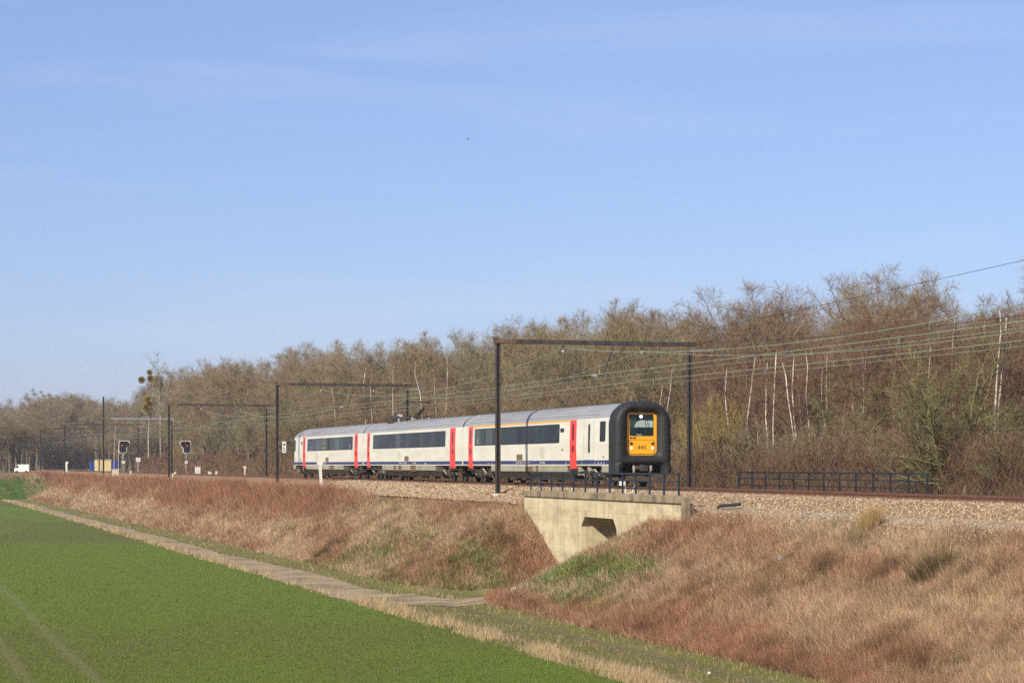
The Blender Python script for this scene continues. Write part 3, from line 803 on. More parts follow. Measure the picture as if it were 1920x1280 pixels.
# cab front inside the ring, leaning back slightly
fx = -0.50
fp = MB(); o = rrect(-0.73, 0.73, 1.43, 3.42, 0.2, 6)
fp.prism([(y, z) for y, z in o], 'x', fx, fx + 0.06)
front = fp.build('cab_front', M['train_yellow'], car)
ws = MB(); ws.prism([(0.60, 2.36), (-0.55, 2.36), (-0.52, 3.32), (0.58, 3.32)][::-1] if False else rrect(-0.56, 0.60, 2.34, 3.32, 0.07, 4), 'x', fx - 0.02, fx - 0.002)
scr = ws.build('windscreen', M['screen'], front)
bl = MB(); bl.prism([(0.10, 2.73), (-0.55, 2.73), (-0.55, 3.03), (0.05, 3.06), (0.26, 2.98), (0.36, 2.80), (0.37, 2.73)], 'x', fx - 0.024, fx - 0.0225)
bl.build('cab_blind', M['blind'], scr)
bl = MB(); bl.prism([(0.60, 2.72), (-0.56, 2.72), (-0.56, 3.08), (0.60, 3.08)], 'x', fx - 0.0222, fx - 0.0205); bl.build('cab_rear_wall', M['glass_b'], scr)
bl = MB(); bl.prism([(0.27, 2.37), (0.0, 2.37), (0.0, 2.41), (0.27, 2.41)], 'x', fx - 0.024, fx - 0.0205); bl.build('route_card', M['blind'], scr)
for yy in (-0.14, -0.25):
    bl = MB(); bl.tube([(fx - .03, yy, 3.1), (fx - .03, yy - .12, 2.5)], .012, 6); bl.build('wiper', M['black'], scr)
hl = MB(); hl.cyl((fx - .03, 0.05, 3.22), 'x', 0.075, .04, 16); hl.build('head_lamp', M['headlight'], front)
pn = MB(); pn.prism(rrect(-0.615, 0.615, 1.50, 2.14, 0.13, 5), 'x', fx - 0.03, fx - 0.002); panel = pn.build('nose_panel', M['train_yellow'], front)
sm = MB(); o1 = rrect(-0.635, 0.635, 1.48, 2.16, 0.14, 5); sm.prism(o1, 'x', fx - 0.012, fx - 0.001); sm.build('panel_seam', M['black'], front)
for yy in (-0.52, 0.52):
    q = MB(); q.cyl((fx - .035, yy, 1.98), 'x', 0.068, .03, 14); q.build('tail_lamp', M['black'], front)
    q = MB(); q.cyl((fx - .035, yy, 1.77), 'x', 0.062, .04, 14); q.build('marker_lamp', M['marker'], front)
for yy in (0.53, 0.37):
    q = MB(); q.box(fx - .03, fx - .002, yy - .055, yy + .055, 2.22, 2.275); q.build('vent', M['black'], front)
font_obj('front_number', '445', 0.27, M['black'], panel, (fx - .032, 0.0, 1.795), (pi / 2, 0, -pi / 2), sx_=1.12)
# coupler
q = MB(); q.box(-0.62, -0.05, -0.33, 0.33, 0.80, 1.02, .03); q.cyl((-0.66, 0.06, 0.86), 'x', 0.16, .2, 14); q.box(-0.75, -.5, -.2, -.02, .72, .98)
q.build('coupler', M['bogie'], car)
for yy in (0.42, -0.42):
    q = MB(); q.tube([(-.55, yy, .98), (-.62, yy, .80), (-.5, yy * .9, .66)], .07, 10); q.build('buffer_hose', M['train_skirt'], car)
q = MB(); q.box(-0.5, 0.3, -1.2, 1.2, 0.28, 0.5, .04); q.build('obstacle_deflector', M['train_under'], car)

# --- middle carriage with the pantograph
car, X, a, b, L = carriage(866.9, 680.4, 'middle carriage with raised pantograph on its silver roof')
add_door(car, X(853.3), X(843.4)); add_door(car, X(693.0), X(688.3))
windows(car, X(834.8), X(699.2), 12, 8)
small_mark(car, 'vent_grille', X(766), X(758), 1.24, 1.55, M['grille'])
emblem(car, X(748.3), 1.62)
font_obj('stripe_lettering', 'B-B 26 1445 I2', 0.15, M['white'], car, ((X(744) + X(767.5)) / 2, 1.422, 1.115), SIDE_ROT, sx_=2.4)
font_obj('stripe_lettering', 'nmbs', 0.17, M['white'], car, ((X(771.5) + X(782)) / 2, 1.422, 1.12), SIDE_ROT, sx_=2.6)
small_mark(car, 'stencil_mark', X(799), X(796), 1.05, 1.10, M['white'])
skirts(car, X, [(716, 721), (722, 726), (727, 736), (742, 745), (752, 768), (778.5, 794.3), (795.3, 814.5)])
for p0, p1 in ((736.5, 742), (745.5, 748), (748.7, 751.5), (768.3, 778)): small_mark(car, 'skirt_grille', X(p1), X(p0), 0.60, 0.92, M['grille'], -0.01)
underframe(car, X(826), X(713), 12)
b1, b2 = X(842), X(705)
bogie(car, b1); bogie(car, b2); clutter(car, b1, 7); clutter(car, b2, 8)
for p in (747, 886 - 0):
    if p < 860:
        q = MB(); x = X(p); q.add([(x - .09, 1.25, 3.47), (x + .09, 1.25, 3.47), (x + .5, 0.9, 3.76), (x + .32, 0.9, 3.76)], [(0, 1, 2, 3)])
        q.add([(x - .09, 1.25, 3.45), (x + .09, 1.25, 3.45), (x + .5, 0.9, 3.74), (x + .32, 0.9, 3.74)], [(3, 2, 1, 0)]); q.build('roof_strap', M['train_white'], car)
pb = X(738)
q = MB()
for yy in (-.55, .55): q.box(pb - 1.9, pb + 2.3, yy - .05, yy + .05, 4.08, 4.16)
for dx in (-1.7, 0, 2.1): q.box(pb + dx - .05, pb + dx + .05, -.6, .6, 4.09, 4.15)
pan = q.build('pantograph', M['bogie'], car)
ins = MB(); [ins.cyl((0, 0, .03 + k * .05), 'z', .09 if k % 2 else .06, .05, 10) for k in range(5)]; ime = ins.mesh('insulator', M['porcelain'])
for dx in (-1.7, 2.1):
    for yy in (-.55, .55): link('insulator', ime, pan, (pb + dx, yy, 3.84))
kn = (pb - 2.6, 0, 4.72)
q = MB(); q.tube([(pb - .6, 0, 4.1), kn], .075, 8); q.build('lower_arm', M['bogie'], pan)
q = MB(); q.tube([(pb - .6, .25, 4.1), kn], .03, 6); q.tube([(pb - .6, -.25, 4.1), kn], .03, 6); q.build('lower_strut', M['bogie'], pan)
q = MB(); q.tube([kn, (pb - .5, .3, 5.08)], .03, 6); q.tube([kn, (pb - .5, -.3, 5.08)], .03, 6); q.build('upper_arm', M['bogie'], pan)
q = MB()
for dx in (-.85, -.25): q.tube([(pb + dx, -.95, 4.98), (pb + dx, -.7, 5.12), (pb + dx, .7, 5.12), (pb + dx, .95, 4.98)], .028, 6)
q.build('collector_head', M['bogie'], pan)
q = MB(); q.cyl((pb + 3.2, .5, 4.02), 'y', .26, .7, 16); q.box(pb + 2.5, pb + 4.2, 0, .9, 3.80, 3.90); q.build('roof_breaker', M['bogie'], car)
q = MB(); q.cyl((pb + 3.3, .2, 4.28), 'x', .11, .7, 10); q.build('breaker_insulator', M['porcelain'], car)

# --- rear carriage
car, X, a, b, L = carriage(680.4, 549.2, 'rear carriage farthest from the camera, with rounded roof end and brown roof grilles', last=True)
add_door(car, X(670.5), X(664.5)); add_door(car, X(572.3), X(568.0))
windows(car, X(661), X(576), 11, 14)
cw = plate(X(562.3), X(550.6), 2.05, 3.02, 0.12, -0.012, 0.05).build('cab_window', M['black'], car)
plate(X(561.7), X(551.3), 2.11, 2.96, 0.1, -0.006, 0.02).build('window_pane', M['glass_a'], cw)
small_mark(car, 'destination_display', X(566.6), X(564.4), 2.62, 2.82, M['black'])
small_mark(car, 'vent_grille', X(615.8), X(610.3), 1.24, 1.55, M['grille'])
emblem(car, X(593.5), 1.62)
font_obj('stripe_lettering', 'nmbs  B-B 26 1445 3', 0.15, M['white'], car, ((X(590) + X(618.5)) / 2, 1.422, 1.115), SIDE_ROT, sx_=2.4)
font_obj('class_numeral', '2', 0.40, M['white'], car, (X(583.8), 1.44, 2.26), SIDE_ROT); font_obj('class_numeral', '2', 0.40, M['white'], car, (X(656.5), 1.44, 2.30), SIDE_ROT)
skirts(car, X, [(549.5, 552), (573, 605), (606.5, 617), (625, 642)])
small_mark(car, 'skirt_grille', X(624.5), X(617.5), 0.64, 0.92, M['grille'], -0.01)
underframe(car, X(651), X(572), 13)
b1, b2 = X(664), X(563)
bogie(car, b1); bogie(car, b2); clutter(car, b1, 9); clutter(car, b2, 10)
for p0, p1, mt in ((561.5, 567, 'grille'), (568.5, 570.5, 'train_white'), (580.5, 587, 'grille'), (590.5, 597, 'grille'), (652.5, 660, 'grille')):
    q = MB(); x0, x1 = X(p1), X(p0); q.add([(x0, 1.275, 3.45), (x1, 1.275, 3.45), (x1 - .25, 1.0, 3.70), (x0 - .25, 1.0, 3.70)], [(0, 1, 2, 3)])
    q.add([(x0, 1.25, 3.43), (x1, 1.25, 3.43), (x1 - .25, .98, 3.68), (x0 - .25, .98, 3.68)], [(3, 2, 1, 0)]); q.build('roof_grille', M[mt], car)

# ------------------------------------------------------------------ overhead line: portals, wires
def h_beam(m, h, w=0.24, d=0.22, t=0.03):
    m.box(-w / 2, w / 2, d / 2 - t, d / 2, 0, h); m.box(-w / 2, w / 2, -d / 2, -d / 2 + t, 0, h); m.box(-0.012, 0.012, -d / 2 + t, d / 2 - t, 0, h)
    return m
def portal(s, nl, nr, zt, label, zb=-0.75, zbr=-0.8, tall=None, arm=True, light=False, tagp=False):
    r = empty('catenary_portal', WT(s, nl, zb), ROT, label, 'catenary portal', 'steel portals over the railway')
    sp = nr - nl; h = zt - zb
    h_beam(MB(), (tall or zt) - zb).build('mast', M['steel'], r)
    ms = h_beam(MB(), h - .25).build('mast', M['steel'], r, (0, -sp, zbr - zb))
    bm = MB(); bm.box(-0.11, -0.08, -sp - .35, .2, h - .22, h); bm.box(.08, .11, -sp - .35, .2, h - .22, h)
    bm.box(-.08, .08, -sp - .35, .2, h - .03, h - .002); bm.box(-.08, .08, -sp - .35, .2, h - .218, h - .20)
    beam = bm.build('beam', M['galv'] if light else M['steel'], r)
    for y in (0.14, -sp - .25):
        q = MB(); q.box(-.14, .14, y - .13, y + .13, h + .002, h + .14, .02); q.build('end_cap', M['rust'], beam)
    q = MB(); q.box(-.135, -.115, -.95, .16, h - .20, h - .03); q.build('splice_plate', M['rust'], beam)
    q = MB(); q.box(-.05, .05, -sp - 1.35, -sp - .1, h - .46, h - .38); q.build('side_bracket', M['galv'], r)
    fm = MB(); fm.box(-.24, .24, -.24, .24, -.3, .04, .03); fm.build('footing', M['concrete_grey'], r); 
    if arm:
        for k, dn in enumerate((33.7 - nl, 38.0 - nl)):
            if dn > sp - 1: continue
            q = MB(); q.box(-.13, .13, -dn - .05, -dn + .05, h - .36, h - .27); q.cyl((0, -dn, h - .48), 'z', .05, .2, 8); q.build('hanger_clamp', M['steel'], beam)
            ii = MB(); [ii.cyl((0, -dn, h - .50 - j * .05), 'z', .075 if j % 2 else .05, .05, 10) for j in range(3)]; ii.build('insulator', M['porcelain'], beam)
        d0 = 36.4 - nl; d1 = 35.85 - nl
        q = MB(); q.tube([(0, -d0, h - .26), (0, -d1 - .02, 5.72 - zb), (0, -d1, 5.4 - zb)], .055, 8); a_ = q.build('drop_arm', M['steel'], r)
        q = MB(); q.tube([(0, -d1, 5.62 - zb), (0, -(33.75 - nl), 5.5 - zb)], .03, 6); q.tube([(0, -d1, 5.45 - zb), (0, -(34.2 - nl), 5.28 - zb)], .016, 6); q.build('steady_arm', M['steel'], a_)
        ii = MB(); [ii.cyl((0, -d1 + .35 + j * .06, 5.60 - zb - j * .003), 'y', .06 if j % 2 else .04, .06, 10) for j in range(5)]; ii.build('insulator', M['porcelain'], a_)
    if tagp:
        q = MB(); q.box(.13, .16, -.05, .05, .9, 1.5); q.build('number_plate', M['white'], ms)
    return r
P_S = [sx(933.5, 30.2) - 63.5, sx(933.5, 30.2), sx(520, 30.2), sx(317, 30.2), sx(194, 30.2), sx(121.5, 30.2)]
portal(P_S[0], 30.2, 41.2, 7.45, 'steel portal straddling the track just right of the picture', tagp=True)
portal(P_S[1], 30.2, 40.65, 7.40, 'nearest steel portal straddling the leading carriage', zb=-0.5, tagp=True)
portal(P_S[2], 30.2, 40.8, 7.50, 'steel portal over the rear carriage, second nearest', zb=-0.55)
portal(P_S[3], 30.2, 40.9, 7.66, 'steel portal just left of the train, behind the red stems', zb=-0.55, tagp=True)
portal(P_S[4], 30.2, 39.8, 7.62, 'portal with pale beam and one taller mast near the yellow hut', zb=-0.5, tall=10.6, light=True)
portal(P_S[5], 30.2, 42.6, 8.0, 'portal whose left mast stands by the white marker post, beyond the yellow hut', zb=-0.5)
portal(433, 30.5, 42.0, 8.3, 'far portal near the white van, with thin dark beam', zb=-0.5)
portal(496, 30.2, 41.5, 8.3, 'farther portal standing close before the dark gap in the wood', zb=-0.5, arm=False)
portal(556, 30.2, 41.5, 8.3, 'farthest portal at the mouth of the dark gap in the wood', zb=-0.5, arm=False)
P_ALL = P_S + [433, 496, 556, 616]
# mast boards
pb_ = empty('warning_board', W(P_S[2] - .35, 30.2, 1.85), ROT, 'white board with black dot and two slanting stripes beside a mast', 'sign')
q = MB(); q.box(-.02, .02, -.63, -.33, .1, 1.0); q.build('board', M['white'], pb_)
q = MB(); q.cyl((-.024, -.48, .76), 'x', .085, .006, 16); q.build('dot', M['black'], pb_)
for z in (.48, .30):
    q = MB(); q.add([(-.0235, -.37, z), (-.0235, -.37, z + .07), (-.0235, -.59, z - .09), (-.0235, -.59, z - .16)], [(0, 1, 2, 3)]); q.build('stripe', M['black'], pb_)
q = MB(); q.tube([(0, .02, .9), (0, -.4, .9)], .025, 6); q.tube([(0, .02, .25), (0, -.4, .25)], .025, 6); q.build('clamp', M['galv'], pb_)

def sagline(n, hsup, sag, s_list, n_off=0.0, k=14):
    pts = []
    for i in range(len(s_list) - 1):
        a, b = s_list[i], s_list[i + 1]
        for j in range(k):
            u = j / k
            hs = (hsup[i] if isinstance(hsup, (list, tuple)) else hsup) * (1 - u) + (hsup[i + 1] if isinstance(hsup, (list, tuple)) else hsup) * u
            zz = 0.18 * (1 if i % 2 else -1) * (1 - 2 * u) if n_off else 0
            s = a + (b - a) * u
            pts.append(WT(s, n + zz * n_off, hs - 4 * sag * u * (1 - u)))
    return pts
dr = MB(); dr.tube([(0, 0, 0), (0, 0, -.24)], .010, 4); dr_me = dr.mesh('dropper', M['wire'])
for n, lab in ((33.7, 'green patinated catenary wires strung above the train track'), (38.0, 'green patinated catenary wires strung beyond the train, nearer the wood')):
    r = empty('catenary_line', (0, 0, 0), 0, lab, 'overhead wires')
    sup = [7.0 - (0.1 if n > 36 else 0)] * len(P_ALL)
    MB().tube(sagline(n, sup, 1.33, P_ALL), .015, 5).build('messenger_wire', M['wire'], r)
    aux = 5.48 if n < 36 else 5.40
    MB().tube(sagline(n, aux, 0.10, P_ALL, 1.0), .016, 5).build('auxiliary_wire', M['wire'], r)
    MB().tube(sagline(n, aux - .27, 0.03, P_ALL, 1.0), .010, 4).build('contact_wire', M['wire'], r)
    for i in range(0, 3):
        for u in np.arange(.06, 1, .115):
            s = P_ALL[i] + (P_ALL[i + 1] - P_ALL[i]) * u
            zz = 0.18 * (1 if i % 2 else -1) * (1 - 2 * u)
            link('dropper', dr_me, r, WT(s, n + zz, aux - .4 * u * (1 - u)))
ca = MB().tube([W(s, 41.6, z) for s, z in ((40, 9.75), (55, 9.25), (72, 8.75), (95, 8.25), (120, 7.85), (145, 7.6), (169, 7.45))], .011, 5).build('feeder_cable', M['wire_dark'])
tag(ca, 'highest dark cable rising to the right edge above the trees', 'cable')
cb = MB().tube(sagline(41.5, [7.42, 7.4, 7.45, 7.5], 0.75, P_S[:4]), .014, 5).build('feeder_cable', M['wire_dark'])
tag(cb, 'dark cable slung between the far mast tops, below the highest one', 'cable')

# ------------------------------------------------------------------ signals and lineside furniture
def signal(px, n, flip, label):
    s = sx(px, n)
    r = empty('railway_signal', W(s, n, -0.35), ROT, label, 'railway signal', 'pair of railway signals')
    f = -1 if flip else 1; r.scale = (1, .88, .95)
    # outline seen from the front (y to the left of the viewer is +y)
    raw = [(-.42, 0), (.18, 0), (.36, .1), (.42, .28), (.42, .62), (.78, .98), (.90, 1.22), (.84, 1.5), (.66, 1.62), (-.42, 1.62), (-.58, 1.5), (-.62, 1.3), (-.62, .22), (-.56, .08)]
    cx, cz = 0.0, .85
    poly = [(-f * y, z + 3.15) for y, z in raw]
    big = [(-f * (y + (.09 if y > cx else -.09)), z + 3.15 + (.08 if z > cz else -.08)) for y, z in raw]
    if f > 0: poly = poly[::-1]; big = big[::-1]
    q = MB(); q.prism(big, 'x', -.05, -.02); q.build('white_border', M['white'], r)
    q = MB(); q.prism(poly, 'x', -.09, -.052); hd = q.build('signal_head', M['black'], r)
    for y, z, mt in ((-.15, 1.0, 'red_lamp'), (-.15, .48, 'black'), (-.1, 1.35, 'black'), (.5, 1.35, 'black')):
        q = MB(); q.cyl((-.11, -f * y, z + 3.15), 'x', .10, .04, 14); q.build('lamp', M[mt], hd)
        q = MB(); q.loft([[(x_, -f * y + .13 * cos(t_), z + 3.15 + .13 * sin(t_)) for t_ in np.linspace(0, pi, 9)] for x_ in (-.09, -.28)], closed=False); q.build('hood', M['black'], hd)
    q = MB(); q.tube([(0, 0, 0), (0, 0, 3.2)], .075, 10); q.box(-.1, .1, -.1, .1, 2.3, 3.12); q.build('post', M['galv'], r)
    q = MB(); q.box(-.11, -.085, -.24, .24, 1.62, 1.95); pl = q.build('number_plate', M['white'], r)
    q = MB(); q.box(-.116, -.112, -.17, .17, 1.76, 1.81); q.build('plate_lettering', M['grey_line'], pl)
    q = MB(); q.box(-.3, .3, -.3, .3, -.3, .1, .03); q.build('footing', M['concrete_grey'], r)
signal(231, 31.4, False, 'signal with red light whose head juts right, left of the pair')
signal(349, 39.9, True, 'signal whose white-edged head juts left, beyond the track')

def box_thing(name, px, n, zb, w, d, h, mat, label, cat, c=.04, s=None):
    s = s or sx(px, n)
    r = empty(name, W(s, n, zb), ROT, label, cat)
    q = MB(); q.box(-d / 2, d / 2, -w / 2, w / 2, 0, h, c); q.build('cabinet_body', mat, r)
    q = MB(); q.box(-d / 2 - .05, d / 2 + .05, -w / 2 - .05, w / 2 + .05, h + .002, h + .06, .02); q.build('lid', mat, r)
    q = MB(); q.box(-d / 2 - .012, -d / 2 - .002, -w / 2 + .06, w / 2 - .06, .08, h - .08); dd = q.build('cabinet_door', mat, r)
    q = MB(); q.box(-d / 2 - .03, -d / 2 - .014, w / 2 - .16, w / 2 - .1, h * .45, h * .6); q.build('handle', M['grey_line'], dd)
    return r
box_thing('relay_cabinet', 217, 30.4, -0.62, .85, .7, 1.0, M['concrete_grey'], 'squat cream cabinet beside the left signal', 'cabinet')
box_thing('relay_cabinet', 371, 40.5, -0.5, .7, .5, 1.2, M['white'], 'tall white cabinet right of the second signal', 'cabinet')
q = empty('lineside_sign', W(sx(259, 40.0), 40.0, -0.6), ROT, 'white square sign on a thin white post between the signals', 'sign')
m = MB(); m.box(-.02, .02, -.36, .36, 2.1, 2.75); bd = m.build('board', M['white'], q)
m = MB(); m.box(-.024, -.021, -.06, .06, 2.25, 2.6); m.build('mark', M['grey_line'], bd)
m = MB(); m.tube([(.04, 0, -.1), (.04, 0, 2.7)], .05, 8); m.build('post', M['white'], q)
def marker(px, n, zb, h, lean, label, w=.12, head=.2):
    r = empty('marker_post', W(sx(px, n), n, zb), ROT, label, 'marker post')
    m = MB(); m.loft([[(-w / 2, -w / 2 + 0, 0), (w / 2, -w / 2, 0), (w / 2, w / 2, 0), (-w / 2, w / 2, 0)], [(-w / 2, -w / 2 + lean, h), (w / 2, -w / 2 + lean, h), (w / 2, w / 2 + lean, h), (-w / 2, w / 2 + lean, h)]], caps=True)
    m.build('shaft', M['white'], r)
    m = MB(); m.prism([(lean - head, h + head * 1.4), (lean - head, h + .3 * head), (lean - head * .5, h - .1), (lean + head * .5, h - .1), (lean + head, h + .3 * head), (lean + head, h + head * 1.4), (lean + head * .45, h + head * 1.1), (lean - head * .45, h + head * 1.1)], 'x', -.1, .1)
    m.build('head', M['white'], r)
marker(603, 29.75, -0.62, 1.62, .12, 'white concrete post leaning on the ballast before the rear carriage', .18, .2)
marker(459, 39.0, -0.6, 1.25, 0, 'white post beyond the track, left of the rear carriage', .13, .15)
marker(124.5, 31.0, -0.6, 1.8, 0, 'white post at the foot of a far portal, left of the yellow hut', .3, .3)
marker(245, 31.5, -0.5, .55, 0, 'short white stub right of the squat cabinet', .14, .12)
r = empty('scrap_heap', W(sx(398, 40.5), 40.5, -0.55), ROT, 'white broken panels lying by the track left of the train', 'scrap heap')
m = MB(); m.add([(0, .55, .05), (0, .05, .1), (.1, .1, .6), (.1, .5, .75)], [(0, 1, 2, 3)]); m.add([(0.05, .55, .05), (0.05, .05, .1), (.15, .1, .6), (.15, .5, .75)], [(3, 2, 1, 0)]); m.build('panel_sheet', M['white'], r)
m = MB(); m.box(-.05, .02, -.6, .05, .0, .35); m.box(0, .05, -.65, -.2, .36, .75); m.build('panel_sheet', M['white'], r)
m = MB(); m.tube([(-.1, -.1, .0), (.0, -.3, .95)], .07, 6); m.build('prop', M['rust'], r)
r = empty('mast_lamp', W(P_S[3] - .3, 30.1, -0.55), ROT, 'white angled pipe at the foot of the mast left of the train', 'pipe')
m = MB(); m.tube([(0, -.5, 0), (0, -.5, .5), (0, -.8, .72)], .09, 8); m.build('pipe', M['white'], r)
# point detector box by the near railing
r = empty('lineside_post', W(sx(1173, 30.2), 30.2, -0.60), ROT, 'small white box on a post on the ballast behind the bridge railing', 'post')
m = MB(); m.tube([(0, 0, 0), (0, 0, .9)], .03, 8); m.build('post', M['white'], r)
m = MB(); m.box(-.08, .08, .02, .26, .72, .95, .02); m.build('box', M['white'], r)
m = MB(); m.tube([(0, 0, .35), (0, -.3, .45), (0, -.42, .75)], .02, 6); m.build('cable', M['white'], r)
for k, (s, n, lab) in enumerate(((73.2, 29.6, 'dark pipe end poking out beside the right end of the coping'),)):
    o = MB().tube([W(s, n, -.55), W(s - .5, n - .05, -.5), W(s - 1.4, n + .3, -.42)], .06, 8).build('pipe', M['wire_dark']); tag(o, lab, 'pipe')
# hut and containers far left
def container(px, n, w, d, h, mat, label, ribs=True, zb=-0.75):
    s = sx(px, n)
    r = empty('equipment_hut', W(s, n, zb), ROT, label, 'hut')
    q = MB(); q.box(-d / 2, d / 2, -w / 2, w / 2, 0, h, .05); q.build('wall', mat, r)
    q = MB(); q.box(-d / 2 - .1, d / 2 + .1, -w / 2 - .1, w / 2 + .1, h + .003, h + .12, .03); q.build('roof', mat, r)
    k = 5
    for i in range(k):
        y = -w / 2 + w * (i + .5) / k
        q = MB(); q.box(-d / 2 - .03, -d / 2 - .003, y - .03, y + .03, .1, h - .1); q.build('rib', mat, r)
    return r
hut = container(193, 46.5, 3.3, 3.0, 2.75, M['hut_yellow'], 'cream yellow trackside hut in front of the blue containers')
q = MB(); q.box(-1.54, -1.505, .5, 1.3, .1, 2.1); q.build('door', M['hut_yellow'], hut)
container(173, 46.2, 1.1, 2.2, 2.5, M['hut_blue'], 'blue container left of the yellow hut')
container(211, 50.2, 2.2, 2.4, 2.55, M['hut_blue'], 'blue container right of the yellow hut')
# white van
vx, vy = (41 - 960) / 4000 * 520, 520
van = empty('delivery_van', (vx, vy, -1.05), radians(8), 'white van parked at the far left edge of the wood', 'van')
m = MB(); m.prism([(-1.7, .35), (1.75, .35), (1.75, 2.15), (-.85, 2.15), (-1.25, 1.9), (-1.4, 1.3), (-1.75, 1.1)], 'y', -.9, .9); m.build('body', M['van_white'], van)
m = MB(); m.prism([(-1.35, 1.35), (-.75, 1.35), (-.75, 1.9), (-1.15, 1.9)], 'y', -.915, -.902); m.build('side_window', M['glass_c'], van)
m = MB(); m.add([(-1.42, -.75, 1.33), (-1.42, .75, 1.33), (-1.29, .7, 1.85), (-1.29, -.7, 1.85)], [(0, 1, 2, 3)]); m.build('windscreen', M['glass_c'], van)
for x in (-1.15, 1.1):
    for y in (-.85, .85):
        m = MB(); m.cyl((x, y, .33), 'y', .33, .2, 16); m.build('wheel', M['rubber'], van)
m = MB(); m.box(-1.5, -1.38, -1.12, -.92, 1.35, 1.6); m.build('mirror', M['van_white'], van)
for y in (-.6, .6):
    m = MB(); m.box(-1.79, -1.74, y - .15, y + .15, .8, 1.0); m.build('headlight', M['galv'], van)
# bird and litter
bird = empty('flying_bird', ((877 - 960) / 4000 * 150, 150, 1 + (871 - 261) / 4000 * 150), .4, 'tiny dark bird flying high in the blue sky', 'bird')
m = MB(); m.tube([(-.09, 0, 0), (-.03, 0, .01), (.05, 0, .01), (.12, 0, 0)], [.01, .03, .028, .008], 8); m.build('body', M['black'], bird)
for sd in (1, -1):
    m = MB(); m.add([(-.03, 0, .015), (.05, 0, .015), (.03, sd * .1, .05), (-.02, sd * .18, .03), (-.03, sd * .08, .045)], [(0, 1, 2, 3, 4)]); m.build('wing', M['black'], bird)
def litter(px, py, lab, w, mat, name='litter_scrap'):
    # find the ground under the pixel by marching
    for Y in np.arange(52, 130, .05):
        x = (px - 960) / 4000 * Y; z = 1 - (py - 871) / 4000 * Y
        s = -x * SA + Y * CA; n = x * CA + Y * SA
        if z < float(ground_z(s, n)): break
    m = MB(); r = random.Random(px); k = 7
    ring = [(w * cos(6.28 * i / k) * r.uniform(.6, 1), w * .7 * sin(6.28 * i / k) * r.uniform(.6, 1)) for i in range(k)]
    m.loft([[(a, b, 0) for a, b in ring], [(a * .9, b * .8, w * .7) for a, b in ring], [(a * .3, b * .3, w * .95 * r.uniform(.8, 1.1)) for a, b in ring]], caps=True)
    o = m.build(name, mat, None, (x, Y, float(ground_z(s, n)) + .08)); tag(o, lab, 'litter')
litter(1465, 1054, 'crumpled pale plastic bag caught on the dry bank', .15, M['galv'])
litter(965, 1113, 'white scrap lying on the verge beside the underpass', .2, M['white'])
litter(1330, 1268, 'white scrap on the mossy track at the bottom edge', .055, M['white'])

# ------------------------------------------------------------------ bare trees
def unit(v):
    return v / np.maximum(np.linalg.norm(v, axis=-1, keepdims=True), 1e-9)
def grow(P0, D, L, nseg, wig, up, r):
    """polylines: N x (nseg+1) x 3"""
    pts = [P0]; d = unit(D)
    for k in range(nseg):
        d = unit(d + wig * r.normal(size=d.shape) + np.array((0, 0, up)))
        pts.append(pts[-1] + d * (L / nseg)[:, None])
    return np.stack(pts, 1)
def spawn(pts, R, k, t0, t1, ang, r, ratio, L, taper=0.5):
    """k children on every parent polyline"""
    N, S, _ = pts.shape
    t = (np.arange(k)[None] + r.random((N, k))) / k
    t = t0 + (t1 - t0) * t
    f = t * (S - 1); i = np.minimum(f.astype(int), S - 2); u = f - i
    ar = np.arange(N)[:, None]
    p = pts[ar, i] * (1 - u)[..., None] + pts[ar, i + 1] * u[..., None]
    d = unit(pts[ar, i + 1] - pts[ar, i])
    rnd = r.normal(size=d.shape)
    perp = unit(rnd - (rnd * d).sum(-1, keepdims=True) * d)
    an = ang[0] + (ang[1] - ang[0]) * r.random((N, k))
    nd = d * np.cos(an)[..., None] + perp * np.sin(an)[..., None]
    ln = L[:, None] * ratio * (1 - taper * t) * (0.7 + 0.6 * r.random((N, k)))
    rr = (R[:, None] * (1 - 0.75 * t)) * 0.62
    return p.reshape(-1, 3), nd.reshape(-1, 3), ln.ravel(), rr.ravel()
